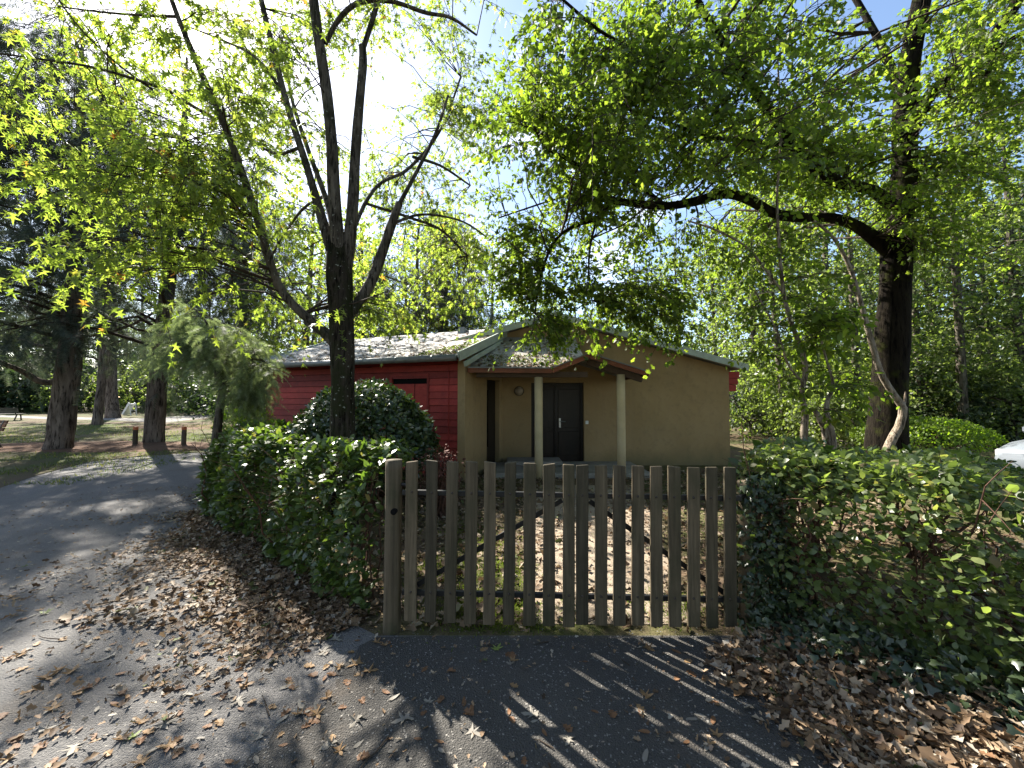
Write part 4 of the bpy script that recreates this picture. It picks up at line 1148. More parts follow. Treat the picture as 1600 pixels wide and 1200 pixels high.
sapling('bare pale crooked stem leaning against the oak trunk',
    [[(1380, 800, 5.6, 17), (1385, 708, 5.6, 17), (1404, 670, 5.6, 16), (1411, 640, 5.6, 14), (1402, 625, 5.6, 13), (1382, 595, 5.6, 12), (1372, 572, 5.6, 11), (1362, 535, 5.6, 11), (1347, 480, 5.6, 9), (1334, 435, 5.6, 9), (1322, 405, 5.6, 8), (1303, 372, 5.6, 7), (1272, 345, 5.6, 4)],
     [(1411, 640, 5.6, 8), (1414, 622, 5.6, 5), (1415, 612, 5.6, 2)]], None, 0, 0, 'bare_stem')

# ================================================================== CEDARS OF THE PARK
def cedar_foliage(axis_nodes, n_br, r_low, r_top, z0, z1, dens=(7, 3, 3), spray=.42):
    """axis_nodes (M,4) sorted by height; returns (branch tubes, twig tubes, sprays)"""
    z = z0 + (z1 - z0) * rng.random(n_br) ** .85
    f = (z - z0) / (z1 - z0)
    ax = np.stack([np.interp(z, axis_nodes[:, 2], axis_nodes[:, i]) for i in (0, 1)], 1)
    az = rng.uniform(0, 6.283, n_br)
    L = (r_low + (r_top - r_low) * f) * rng.uniform(.65, 1.15, n_br)
    K = 7; s = np.linspace(0, 1, K)[None]
    pts = np.zeros((n_br, K, 3))
    pts[:, :, 0] = ax[:, 0:1] + np.cos(az)[:, None] * L[:, None] * s
    pts[:, :, 1] = ax[:, 1:2] + np.sin(az)[:, None] * L[:, None] * s
    pts[:, :, 2] = z[:, None] + L[:, None] * (.16 * np.sin(s * 2.6) - .22 * s ** 2)
    pts[:, 1:] += rng.normal(size=(n_br, K - 1, 3)) * .09
    r = (.012 + .011 * L)[:, None] * (1 - s * .85)
    ok = sun_open(pts[:, 3]) | (rng.random(n_br) < .3); pts, r = pts[ok], r[ok]
    s1, _ = sprigs(pts, dens[0], 1.25, .35, 4, .22, .2)
    s2, _ = sprigs(s1, dens[1], .6, .55, 3, .15, .35)
    s2 = s2[sun_open(s2[:, 1])]
    lp, ld, ln, ls = leaves_on(s2, dens[2], spray, .0, .5, .5, .35, 0, .35)
    B = batch_tubes(pts, r, 6)
    T = join([batch_tubes(s1, np.linspace(.012, .004, 4)[None].repeat(len(s1), 0), 3), batch_tubes(s2, np.linspace(.005, .002, 3)[None].repeat(len(s2), 0), 3)])
    return B, T, scatter(L_SPRAY, lp, ld, ln, ls)

def cedar(label, rows, n_br, r_low, r_top, z0, z1, limbs=(), dens=(7, 4, 3), spray=.52):
    tr = limbs_from_px(rows)
    root = thing('cedar_tree', (tr[0][0], tr[0][1], 0), label, 'tree')
    V, F, c = limb_tube(tr, 40, 16, .045)
    np_mesh('trunk', V, F, M['cedar_bark'], root)
    for r in limbs:
        V, F, _ = limb_tube(limbs_from_px(r), 16, 8, .08); np_mesh('limb', V, F, M['cedar_bark'], root)
    B, T, S = cedar_foliage(c, n_br, r_low, r_top, z0, z1, dens, spray)
    np_mesh('branches', B[0], B[1], M['twig'], root)
    np_mesh('twigs', T[0], T[1], M['twig'], root)
    np_mesh('crown', S[0], S[1], M['cedar'], root, False)
    return root
d = 12.0
cedar('thick cedar with a leaning trunk beside the slatted bench',
      [(88, 712, d, 60), (93, 692, d, 50), (98, 655, d, 46), (104, 600, d, 43), (110, 540, d, 40), (113, 460, d, 34), (117, 380, d, 30), (122, 300, d, 26), (126, 200, d, 16), (128, 110, d, 8), (129, 40, d, 4)],
      64, 5.0, 1.5, 3.3, 13.0,
      [[(92, 598, d, 14), (62, 596, d - .3, 13), (35, 580, d - .6, 12), (0, 566, d - 1, 11), (-60, 540, d - 1.4, 8)], [(112, 440, d, 13), (88, 425, d - .3, 12), (65, 395, d - .6, 11), (40, 345, d - .9, 9), (5, 310, d - 1.2, 7)],
       [(110, 555, d, 9), (60, 540, d + .5, 8), (0, 520, d + 1, 6)]])
d = 13.7
cedar('straight brown cedar behind the two orange topped bollards',
      [(240, 700, d, 38), (242, 672, d, 33), (246, 600, d, 31), (254, 520, d, 28), (262, 450, d, 26), (272, 370, d, 23), (280, 300, d, 20), (286, 230, d, 13), (290, 150, d, 8), (292, 90, d, 4)],
      60, 4.4, 1.4, 3.1, 13.2, [[(256, 478, d, 8), (300, 470, d - .3, 7), (340, 455, d - .6, 6), (395, 440, d - 1.0, 4)], [(270, 470, d, 6), (200, 510, d - .4, 5), (120, 530, d - .8, 3)]])
d = 22.0
cedar('slim grey cedar standing by the bare earth near the far path',
      [(152, 670, d, 20), (154, 640, d, 17), (158, 600, d, 16), (164, 520, d, 14), (168, 440, d, 13), (172, 340, d, 10), (176, 220, d, 7), (178, 100, d, 4)], 40, 5.0, 1.6, 3.6, 14, (), (6, 3, 2), .6)
d = 29.0
cedar('broad dark cedar base beyond the far path near the slide',
      [(178, 664, d, 34), (176, 648, d, 27), (174, 620, d, 21), (174, 560, d, 18), (175, 460, d, 15), (176, 340, d, 10), (178, 230, d, 5)], 44, 6.0, 2.4, 3.4, 19, (), (6, 3, 2), .75)
d = 18.0
cedar('tall dark cedar rising behind the far corner of the red wing',
      [(372, 690, d, 22), (373, 640, d, 20), (376, 560, d, 18), (380, 460, d, 15), (383, 380, d, 8), (384, 330, d, 4)], 40, 3.4, 1.0, 2.4, 10.5, (), (6, 3, 3), .5)
d = 19.0
cedar('dark drooping conifer above the ridge of the red wing',
      [(690, 690, d, 20), (690, 620, d, 18), (692, 500, d, 15), (694, 400, d, 11), (696, 330, d, 5)], 48, 4.4, .6, 1.5, 10.5, (), (6, 3, 3), .55)
d = 20.0
cedar('dark conifer between the maple trunk and the red wing roof',
      [(560, 690, d, 20), (560, 620, d, 18), (562, 500, d, 14), (564, 400, d, 9), (565, 350, d, 5)], 46, 4.6, .6, 1.5, 9.5, (), (6, 3, 3), .55)

# feathery shrub at the end of the left hedge
d = 6.6
fr = [[(338, 760, d, 22), (338, 690, d, 17), (343, 640, d, 15), (347, 600, d, 12), (340, 575, d, 9)], [(347, 605, d, 9), (330, 570, d, 7), (300, 545, d, 5), (265, 535, d, 4)], [(348, 600, d, 9), (370, 570, d, 7), (400, 560, d, 5), (420, 570, d, 3)], [(343, 590, d, 8), (335, 540, d, 6), (320, 500, d, 4), (300, 480, d, 3)], [(345, 588, d, 7), (360, 545, d, 5), (380, 520, d, 3)]]
fs = limbs_from_px(fr[0])
feather = thing('feathery_shrub', (fs[0][0], fs[0][1], 0), 'pale feathery shrub with thread-fine leaves at the end of the dark hedge', 'shrub')
nodes = []
for i, r in enumerate(fr):
    V, F, c = limb_tube(limbs_from_px(r), 16, 8, .08); np_mesh('trunk' if i == 0 else 'limb', V, F, M['maple_limb'], feather); nodes.append(c[4:] if i == 0 else c)
TG = np.vstack([in_frame_region(78, [(240, 530), (290, 480), (350, 505), (420, 540), (428, 600), (380, 610), (340, 560), (260, 570)], d - .7, d + .7), in_frame_region(12, [(350, 600), (420, 600), (400, 640)], d - .3, d + .5)])
bp, br = connect(np.vstack(nodes), TG, 6, .05, .010)
sp, sr = sprigs(bp, 7, .34, .5)
lp, ld, ln, ls = leaves_on(sp, 5, .17, .05, .35, .5, .6, 0, .4)
V, Fs = join([batch_tubes(bp, br, 4), batch_tubes(sp, sr * .6, 3)]); np_mesh('twigs', V, Fs, M['twig'], feather)
V, F = scatter(L_SPRAY, lp, ld, ln, ls); np_mesh('crown', V, F, M['feather'], feather, False)

# ================================================================== BACKGROUND WOODS
def copy_tree(o, loc, rotz, sc, label, group=None):
    c = o.copy(); COL.objects.link(c)
    c.location = loc; c.rotation_euler = (0, 0, rotz); c.scale = (sc, sc, sc)
    c['label'] = label
    if group: c['group'] = group
    for ch in o.children:
        k = ch.copy(); COL.objects.link(k); k.parent = c
    return c
def wood_tree(name, label, cat, H, r0, cz, cr, nb, leaf, mat, group, spr=6, lpn=9, lean=.3, bark=None):
    root = thing(name, (0, 0, 0), label, cat, group)
    ph = rng.normal(size=2) * lean
    tr = [(0, 0, -.1, r0 * 1.4), (.02, 0, .5, r0), (ph[0] * .3, ph[1] * .3, H * .3, r0 * .85), (ph[0] * .7, ph[1] * .7, H * .6, r0 * .6), (ph[0], ph[1], H * .97, r0 * .15)]
    V, F, c = limb_tube(tr, 20, 8, .07)
    np_mesh('trunk', V, F, bark or M['wood_bark'], root)
    big = in_ellipsoid(10, (ph[0] * .5, ph[1] * .5, cz[0]), (cr[0] * .75, cr[0] * .75, cz[1] * .7), .6)
    lp_, lr_ = connect(c[6:], big, 7, .12, r0 * .5, .012, .02)
    V, F = batch_tubes(lp_, lr_, 6); np_mesh('limbs', V, F, bark or M['wood_bark'], root)
    nodes = np.vstack([c[7:], np.concatenate([lp_.reshape(-1, 3), lr_.reshape(-1, 1)], 1)])
    TG = in_ellipsoid(nb, (ph[0] * .5, ph[1] * .5, cz[0]), (cr[0], cr[0], cz[1]), .3)
    bp, br = connect(nodes, TG, 5, .08, .02)
    sp, sr = sprigs(bp, spr, .75, .4, 3)
    p_, d_, n_, s_ = leaves_on(sp, lpn, leaf, .1, .4, .9, .6, .02, .35)
    V, F = batch_tubes(bp, br, 4); np_mesh('twigs', V, F, M['twig'], root)
    V, F = scatter(L_DIAM, p_, d_, n_, s_); np_mesh('crown', V, F, mat, root, False)
    return root
gA, gB, gC, gD = 'slender leafy trees of the wood right of the house', 'trees standing behind the house roof', 'bushy undergrowth of the wood right of the house', 'bluish green trees beyond the park'
lA = 'slender leafy tree in the wood right of the house'
tA = wood_tree('woodland_tree', lA, 'tree', 13, .15, (7.4, 5.6), (2.9,), 120, .15, M['wood_leaf'], gA)
tB = wood_tree('woodland_tree', lA, 'tree', 11, .12, (5.8, 5.0), (2.6,), 120, .14, M['wood_leaf'], gA)
tC = wood_tree('woodland_tree', lA, 'tree', 14, .20, (8.4, 5.8), (3.4,), 120, .17, M['dark_leaf'], gA)
us = wood_tree('undergrowth_shrub', 'leafy undergrowth shrub at the foot of the woodland trees', 'shrub', 2.6, .03, (1.35, 1.35), (1.6,), 95, .11, M['wood_leaf'], gC)
us2 = wood_tree('undergrowth_shrub', 'leafy undergrowth shrub at the foot of the woodland trees', 'shrub', 2.4, .03, (1.2, 1.2), (1.5,), 95, .12, M['dark_leaf'], gC)
used = set()
def put(src, loc, rz, sc, label, group):
    if id(src) not in used:
        used.add(id(src))
        src.location = loc; src.rotation_euler = (0, 0, rz); src.scale = (sc,) * 3; src['label'] = label; src['group'] = group
        return src
    return copy_tree(src, loc, rz, sc, label, group)
R = random.Random(11)
def wl_name(src, dd, px):
    kind = 'dark leaved' if src is tC else ('tall pale leaved' if src is tA else 'slim pale leaved')
    row = 'at the front of the wood' if dd < 15 else ('in the middle of the wood' if dd < 24 else 'deep in the wood')
    side = 'between the house and the oak' if px < 1390 else 'beyond the oak trunk'
    return '%s tree %s %s' % (kind, row, side), '%s trees %s %s' % (kind, row, side)
for px, dd, src, sc in [(1180, 17, tA, 1), (1225, 13.5, tB, .95), (1290, 19, tC, 1), (1340, 12.5, tA, .8), (1440, 14, tB, 1), (1475, 20, tC, 1.05), (1505, 12, tA, .8), (1560, 16, tB, 1.1), (1600, 13, tC, .8), (1660, 17, tA, 1.1),
                        (1700, 12, tB, .9), (1260, 26, tC, 1.1), (1370, 25, tA, 1.2), (1540, 27, tC, 1.2), (1430, 32, tA, 1.3), (1190, 30, tC, 1.2), (1640, 30, tC, 1.3), (1320, 34, tB, 1.5), (1800, 16, tC, 1.0)]:
    p = P(px, 620, dd); put(src, (p[0], p[1], 0), R.uniform(0, 6.28), sc * R.uniform(.92, 1.08), *wl_name(src, dd, px))
for px, dd, src, sc in [(1170, 14.5, us, 1.1), (1215, 16, us2, 1.2), (1265, 12.5, us, .9), (1320, 14, us, 1.2), (1350, 11, us, .8), (1430, 13.5, us2, 1.1), (1475, 15.5, us, 1.3), (1530, 14, us2, 1.2), (1585, 12.5, us, 1.1), (1640, 14, us2, 1.2),
                        (1240, 21, us2, 1.5), (1330, 22, us2, 1.5), (1420, 22, us, 1.6), (1510, 22, us2, 1.6), (1590, 21, us2, 1.6), (1180, 24, us2, 1.6)]:
    p = P(px, 620, dd); put(src, (p[0], p[1], 0), R.uniform(0, 6.28), sc * R.uniform(.9, 1.1), ('dark' if src is us2 else 'pale') + ' leafy undergrowth shrub ' + ('near the edge' if dd < 15 else 'in the depth') + ' of the wood ' + ('between house and oak' if px < 1390 else 'beyond the oak'), gC)
lB = 'tall leafy tree showing above the house roof'
for px, dd, src, sc in [(770, 27, tA, 1.05), (830, 33, tB, 1.15), (900, 36, tA, 1.0), (960, 33, tB, 1.1), (1015, 27, tA, .95), (1070, 24, tB, 1.05), (1120, 22, tA, .9), (640, 30, tC, 1.1), (480, 27, tC, 1.05), (1000, 40, tC, 1.1), (860, 44, tC, 1.0), (430, 33, tA, 1.2)]:
    p = P(px, 620, dd); copy_tree(src, (p[0], p[1], 0), R.uniform(0, 6.28), sc * R.uniform(.92, 1.08), ('dark' if src is tC else 'pale') + ' leaved tall tree showing above ' + ('the red wing roof' if px < 780 else 'the beige gable') + (' close behind' if dd < 30 else ' far behind'), gB)
lD = 'bluish green tree beyond the far path of the park'
for px, dd, src, sc in [(-80, 44, tC, 1.0), (-20, 40, us2, 2.6), (10, 46, tB, 1.0), (40, 41, us2, 2.4), (70, 47, tC, 1.1), (100, 42, us2, 2.3), (128, 40, us, 1.7), (150, 48, tA, 1.1), (200, 46, tB, 1.1), (225, 40, us, 2.0), (250, 45, us2, 2.4), (275, 40, tC, .9), (305, 44, us2, 2.4), (330, 40, us, 2.2), (350, 34, us2, 2.0), (395, 30, us2, 2.0), (300, 50, tA, 1.2), (20, 55, tC, 1.4), (120, 56, tC, 1.4), (230, 56, tC, 1.4), (330, 55, tC, 1.4), (390, 44, tC, 1.2)]:
    p = P(px, 620, dd); copy_tree(src, (p[0], p[1], 0), R.uniform(0, 6.28), sc * R.uniform(.92, 1.08), {tA: 'pale tall tree', tB: 'slim tall tree', tC: 'dark tall tree', us: 'pale bush', us2: 'dark bush'}[src] + (' beyond the far path left of the slide' if px < 190 else ' beyond the far path right of the slide'), gD)
tM = wood_tree('lime_tree', 'bright yellow-green tree behind the left end of the red wing', 'tree', 9.8, .13, (5.6, 4.2), (2.6,), 120, .125, M['maple'], 'bright trees behind the red wing', 6, 10)
p = P(470, 620, 13.5); tM.location = (p[0], p[1], 0)
p = P(640, 620, 16.5); copy_tree(tM, (p[0], p[1], 0), 2.1, 1.1, 'bright yellow-green tree above the ridge of the red wing', 'bright trees behind the red wing')
p = P(740, 620, 19.0); copy_tree(tM, (p[0], p[1], 0), 4.0, 1.15, 'bright yellow-green tree where the red wing roof meets the gable', 'bright trees behind the red wing')
lE = 'unseen leafy tree behind the viewer, added to cut sky light'
for x, y, src, sc in [(0, -7.5, tC, 1.05), (4.5, -9, tB, 1.15), (8.5, -6.5, tC, 1.0), (13, -4, tA, 1.0), (2, -14, tC, 1.3), (-7, -15, tC, 1.3), (10, -13, tC, 1.2), (17, 2, tC, 1.1)]:  # unseen trees, added to hold back sky light from behind the camera
    copy_tree(src, (x, y, 0), R.uniform(0, 6.28), sc, lE, 'unseen trees added behind the viewer')
# far belt of woodland closing the horizon, one mass
n = 26000
az = rng.uniform(-1.25, 1.25, n)
rr = rng.uniform(62, 88, n)
hh = 9.5 + 2.5 * np.sin(az * 17) + 1.8 * np.sin(az * 41 + 1)
hh = np.where(np.abs(az - .16) < .14, hh * .75, hh)
zz = hh * rng.random(n) ** .8
pos = np.stack([np.sin(az) * rr, np.cos(az) * rr, zz], 1)
V, F = scatter(L_DIAM, pos, rdir(n, -.3), rdir(n, .6), rng.uniform(.5, 1.3, n))
tag(np_mesh('far_woods', V, F, M['dark_leaf'], None, False), 'far belt of dark woodland closing the view', 'woods', None, 'stuff')

# ================================================================== PARK FURNITURE
def bench(label, loc, rz, wood, wide=1.7):
    b = thing('park_bench', loc, label, 'bench')
    rot = Matrix.Rotation(rz, 4, 'Z')
    def add(name, mb, mat, par, bev=.004):
        mb.v = [tuple(np.array(rot @ Vector(v)) + np.array(loc)) for v in mb.v]
        return mb.build(name, mat, par, bev)
    for k in range(4):
        mb = MB(); mb.box(-wide / 2, wide / 2, -.02 + k * .115, .075 + k * .115, .43, .465); add('seat_slat', mb, wood, b)
    for k in range(3):
        y = -.06 - k * .035; z = .53 + k * .115
        mb = MB(); mb.hexa([(-wide / 2, y - .02, z), (wide / 2, y - .02, z), (wide / 2, y + .015, z), (-wide / 2, y + .015, z)], [(-wide / 2, y - .05, z + .1), (wide / 2, y - .05, z + .1), (wide / 2, y - .015, z + .1), (-wide / 2, y - .015, z + .1)]); add('back_slat', mb, wood, b)
    for s in (-1, 1):
        x = s * (wide / 2 - .22)
        mb = MB(); mb.bar((x, .34, 0), (x, .28, .42), .05, .06, (0, 1, 0)); mb.bar((x, -.1, 0), (x, .06, .42), .05, .06, (0, 1, 0)); mb.bar((x, -.06, .41), (x, .42, .41), .05, .04); mb.bar((x, -.012, .41), (x, -.155, .86), .05, .035, (0, 1, 0)); mb.bar((x, -.14, .02), (x, .40, .02), .06, .03)
        add('leg', mb, M['black_metal'], b)
    return b
p = G(-22, 699); bench('red-brown slatted park bench left of the leaning cedar', (p[0], p[1], 0), math.radians(200 - 40), M['bench_wood'])
p = G(-6, 657.5); bench('dark grey bench on the lawn near the far path', (p[0], p[1], 0), math.radians(10), M['bench_grey'], 2.6)
for px, lab in ((211, 'orange topped wooden bollard nearer the leaning cedar'), (287, 'orange topped wooden bollard nearer the dark hedge')):
    q = G(px, 694.5)
    b = thing('bollard', (q[0], q[1], 0), lab, 'bollard', 'wooden bollards along the path')
    V, F, c = limb_tube([(q[0], q[1], -.05, .072), (q[0], q[1], .2, .07), (q[0] + .005, q[1], .5, .068)], 8, 12, .015); np_mesh('post_shaft', V, F, M['bollard'], b)
    mb = MB(); mb.tube([(q[0] + .005, q[1], .49), (q[0] + .005, q[1], .585), (q[0] + .005, q[1], .60)], [.071, .07, .045], 12); mb.build('cap', M['orange'], b, 0, False)
q = G(204, 649)
sl = thing('slide', (q[0], q[1], 0), 'small white playground slide beyond the far path', 'slide')
q = np.array([q[0], q[1], 0])
mb = MB(); mb.bar(q + [-.45, 0, .05], q + [.1, 0, 1.0], .5, .06, (0, 0, 1)); mb.build('chute', M['white_paint'], sl)
for y in (-.25, .25):
    mb = MB(); mb.bar(q + [-.45, y, .12], q + [.1, y, 1.08], .04, .16); mb.build('side_rail', M['white_paint'], sl)
    mb = MB(); mb.bar(q + [.28, y, 0], q + [.16, y, 1.05], .05, .05, (0, 1, 0)); mb.build('ladder_post', M['white_paint'], sl)
for k in range(4):
    mb = MB(); mb.bar(q + [.26 - k * .03, -.25, .2 + k * .22], q + [.26 - k * .03, .25, .2 + k * .22], .03, .03); mb.build('rung', M['white_paint'], sl)
q = P(411, 640, 8.2)
fp = thing('fence_post', (q[0], q[1], 0), 'grey fence post at the far corner of the red wall', 'post')
mb = MB(); mb.box(q[0] - .045, q[0] + .045, q[1] - .045, q[1] + .045, -.03, 1.75); mb.build('post_shaft', M['grey_post'], fp, .008)
mb = MB(); mb.box(q[0] - .055, q[0] + .055, q[1] - .055, q[1] + .055, 1.752, 1.785); mb.build('cap', M['grey_post'], fp, .006)

# parked car, mostly hidden by the hedge
CO = P(1715, 700, 6.3)
car = thing('parked_car', (CO[0] + 1.1, CO[1] + .1, 0), 'pale silver car parked behind the pale hedge at the edge of view', 'car')
cr_ = Matrix.Translation((CO[0] + 1.1, CO[1] + .1, 0)) @ Matrix.Rotation(math.radians(188), 4, 'Z')
def carpart(name, mb, mat, par, bev=0, smooth=False, seg=2):
    mb.v = [tuple(cr_ @ Vector(v)) for v in mb.v]
    return mb.build(name, mat, par, bev, smooth, seg)
def loft(secs):
    """sections: list of (x, [(y,z)...])"""
    mb = MB(); n = len(secs[0][1])
    V = [(x, y, z) for x, pr_ in secs for y, z in pr_]
    F = [(k * n + i, k * n + (i + 1) % n, (k + 1) * n + (i + 1) % n, (k + 1) * n + i) for k in range(len(secs) - 1) for i in range(n)]
    F += [tuple(range(n))[::-1], tuple((len(secs) - 1) * n + i for i in range(n))]
    return mb.add(V, F)
def sec(x, w, zb, zs, zt): return (x, [(-w * .96, zb), (w * .96, zb), (w, (zb + zs) / 2), (w * .95, zs), (w * .55, zt), (-w * .55, zt), (-w * .95, zs), (-w, (zb + zs) / 2)])
body = carpart('body', loft([sec(2.05, .66, .32, .58, .62), sec(1.98, .78, .24, .68, .74), sec(1.6, .84, .2, .78, .86), sec(1.0, .86, .2, .85, .95), sec(0, .87, .2, .88, .96), sec(-1.4, .87, .2, .90, .98), sec(-1.95, .80, .25, .86, .95), sec(-2.05, .70, .34, .72, .78)]), M['car_paint'], car, .03, True)
def cab(x, w, z): return (x, [(-w, .9), (w, .9), (w * .82, z), (-w * .82, z)])
carpart('glasshouse', loft([cab(1.05, .74, .94), cab(.35, .78, 1.36), cab(-.9, .78, 1.40), cab(-1.7, .72, .96)]), M['car_glass'], car, .02)
carpart('roof', loft([(.38, [(-.62, 1.355), (.62, 1.355), (.55, 1.40), (-.55, 1.40)]), (-.2, [(-.65, 1.38), (.65, 1.38), (.56, 1.45), (-.56, 1.45)]), (-.95, [(-.64, 1.385), (.64, 1.385), (.55, 1.44), (-.55, 1.44)])]), M['car_paint'], car, .015)
for s in (-1, 1):
    for x in (1.3, -1.3):
        mb = MB(); mb.tube([(x, s * .70, .31), (x, s * .89, .31)], [.31, .31], 20); wh = carpart('wheel', mb, M['rubber'], car)
        mb = MB(); mb.tube([(x, s * .80, .31), (x, s * .905, .31)], [.20, .20], 14); carpart('rim', mb, M['steel'], wh)
    mb = MB(); mb.box(1.86, 2.0, s * .62 - .13, s * .62 + .13, .56, .68); carpart('headlight', mb, M['white_plastic'], car, .02)
    mb = MB(); mb.box(.72, .86, s * .86 - .02 if s > 0 else s * .86 - .18, s * .86 + .18 if s > 0 else s * .86 + .02, .93, 1.05); carpart('mirror', mb, M['car_paint'], car, .02)
    for x in (.3, -.75):
        mb = MB(); mb.box(x - .1, x + .1, s * .865 - .012, s * .865 + .012, .74, .775); carpart('door_handle', mb, M['car_paint'], car)

# ================================================================== LEAF LITTER, GRASS, MOSS
def lay(pos, size, tpl, mat, name, label, cat, tilt=.45, lift=.02):
    n = len(pos)
    d = rdir(n, .05, .3); nm = nrm(np.array([0, 0, 1]) + rng.normal(size=(n, 3)) * tilt)
    pos = pos + np.array([0, 0, 1]) * (np.abs(rng.normal(0, lift, n)) + .008)[:, None]
    tv, tt = tpl
    V, F = scatter(tpl, pos, d, nm, size * rng.uniform(.5, 1.3, n), rng.uniform(.5, 1.2, n))
    return V, F
def strip(n, line, w0, w1):
    """points scattered beside a line; offset measured towards its right-hand side"""
    line = np.array(line, float); seg = np.linalg.norm(np.diff(line, axis=0), axis=1); cs = np.concatenate([[0], np.cumsum(seg)])
    s = rng.uniform(0, cs[-1], n); i = np.clip(np.searchsorted(cs, s, side='right') - 1, 0, len(seg) - 1)
    t = (line[i + 1] - line[i]) / seg[i][:, None]; p = line[i] + t * (s - cs[i])[:, None]
    o = w0 + np.abs(rng.normal(0, 1, n)) * w1
    o = o * (1 + .45 * np.sin(s * 2.9 + 1) + .25 * np.sin(s * 7.3))
    q = p + np.stack([t[:, 1], -t[:, 0]], 1) * o[:, None]
    return np.concatenate([q, np.zeros((n, 1))], 1)
CURL = fan(mirror([(0, 0), (.24, .26), (.14, .40), (.36, .62), (.20, .76), (0, 1)]), (0, .45), lambda x, y: .55 * abs(x) + .25 * (y - .5) ** 2)
# left: along the hedge foot and spilling on the path
pl = np.vstack([strip(16000, hl[::-1], -.12, .27), strip(2600, hl[::-1], .0, .62)])
V, F = lay(pl, .047, CURL, M['litter'], '', '', '')
tag(np_mesh('leaf_litter', V, F, M['litter'], None, False), 'drift of dry brown leaves along the foot of the dark hedge', 'leaf litter', None, 'stuff')
# right: bank of large leaves below the pale hedge
n = 13000
s = rng.random(n); o = rng.normal(0, 1, n)
b0, b1 = np.array([1.48, 2.5]), np.array([1.95, .9])
q = b0 + (b1 - b0) * s[:, None] + np.array([1, .35]) * (np.where(o < 0, o * .13, np.abs(o) * .34) + s * .05)[:, None]
hgt = np.clip((q[:, 0] - 1.25 - s * .3) * .18, 0, .12)
V, F = lay(np.concatenate([q, (hgt * rng.random(n))[:, None]], 1), .064, CURL, M['litter'], '', '', '', .55, .02)
tag(np_mesh('leaf_litter', V, F, M['litter'], None, False), 'bank of large dry leaves below the pale hedge', 'leaf litter', None, 'stuff')
# yard
n = 13000
q = np.stack([rng.uniform(-3.2, 5.5, n), 2.7 + 5.6 * rng.random(n) ** 1.2], 1)
dn = np.exp(-((q[:, 0] - .75 - (q[:, 1] - 2.7) * .12) / .5) ** 2) * .72
q = q[rng.random(n) > dn]
V, F = lay(np.concatenate([q, np.zeros((len(q), 1))], 1), .075, CURL, M['litter_dark'], '', '', '')
tag(np_mesh('leaf_litter', V, F, M['litter_dark'], None, False), 'brown leaves covering the yard behind the picket gate', 'leaf litter', None, 'stuff')
# thin scatter of crumbs over the path
n = 7000
q = np.stack([rng.uniform(-7, 2.2, n), .7 + 8.5 * rng.random(n) ** 1.3], 1)
q = q[(q[:, 0] < -1.0) | (q[:, 1] < 2.6)]
q = q[~((q[:, 1] > 2.6) & (q[:, 0] > -1.2 - (q[:, 1] - 2.7) * 1.3))]
V, F = lay(np.concatenate([q, np.full((len(q), 1), .007)], 1), .030, CURL, M['litter'], '', '', '', .4, .004)
tag(np_mesh('leaf_crumbs', V, F, M['litter'], None, False), 'crumbs of dry leaves scattered over the asphalt path', 'leaf litter', None, 'stuff')
# grass of the park, thin and patchy
n = 44000
q = np.stack([rng.uniform(-26, -4.3, n), 7 + 15 * rng.random(n) ** 1.5], 1)
edge = np.array([G(-200, 820)[:2], G(0, 762)[:2], G(60, 742)[:2], G(140, 721)[:2], G(210, 713)[:2], G(320, 706)[:2], (-3.9, 10.4)])
ey = np.interp(q[:, 0], edge[:, 0], edge[:, 1])
patch = np.sin(q[:, 0] * .9 + q[:, 1] * 1.7) + .8 * np.sin(q[:, 0] * 2.3 - q[:, 1] * .9 + 2) + rng.normal(0, .5, n)
bed = ((q[:, 0] + 13.4) / 4.6) ** 2 + ((q[:, 1] - 12.4) / 1.5) ** 2
q = q[(q[:, 1] > ey + .05) & (patch > -.5) & (bed > 1.0)]
m = len(q)
V, F = scatter(L_BLADE, np.concatenate([q, np.zeros((m, 1))], 1), rdir(m, 1.6), rdir(m), rng.uniform(.04, .11, m), rng.uniform(1.5, 3, m))
tag(np_mesh('lawn_grass', V, F, M['grass'], None, False), 'thin patchy grass of the park lawn', 'grass', None, 'stuff')
n = 15000
c_ = np.array([(-.45, 3.1), (-.2, 2.85), (-.7, 3.6), (-.3, 4.2), (.05, 2.85), (-.55, 4.6), (1.2, 3.0), (-.1, 3.6)])
q = c_[rng.integers(0, len(c_), n)] + rng.normal(size=(n, 2)) * np.array([.2, .17])
q = q[(q[:, 1] > 2.66) | (rng.random(len(q)) < .15)]
m = len(q)
V, F = scatter(L_BLADE, np.concatenate([q, np.zeros((m, 1))], 1), rdir(m, 1.3), rdir(m), rng.uniform(.012, .05, m), rng.uniform(1.5, 3, m))
tag(np_mesh('yard_moss', V, F, M['moss'], None, False), 'bright moss and short grass inside the picket gate', 'moss', None, 'stuff')
# grit on the asphalt near the camera
n = 2600
q = np.stack([rng.uniform(-1.8, 1.5, n), rng.uniform(.9, 2.7, n)], 1)
oct_v = np.array([(1, 0, 0), (-1, 0, 0), (0, 1, 0), (0, -1, 0), (0, 0, .7), (0, 0, -.4)]); oct_f = np.array([(0, 2, 4), (2, 1, 4), (1, 3, 4), (3, 0, 4)])
V, F = scatter((oct_v, oct_f), np.concatenate([q, np.full((n, 1), .0135)], 1), rdir(n, 0, .1), nrm(np.array([0, 0, 1]) + rng.normal(size=(n, 3)) * .3), rng.uniform(.0015, .006, n))
tag(np_mesh('grit', V, F, M['gravel'], None, False), 'loose pale grit on the asphalt before the gate', 'gravel', None, 'stuff')

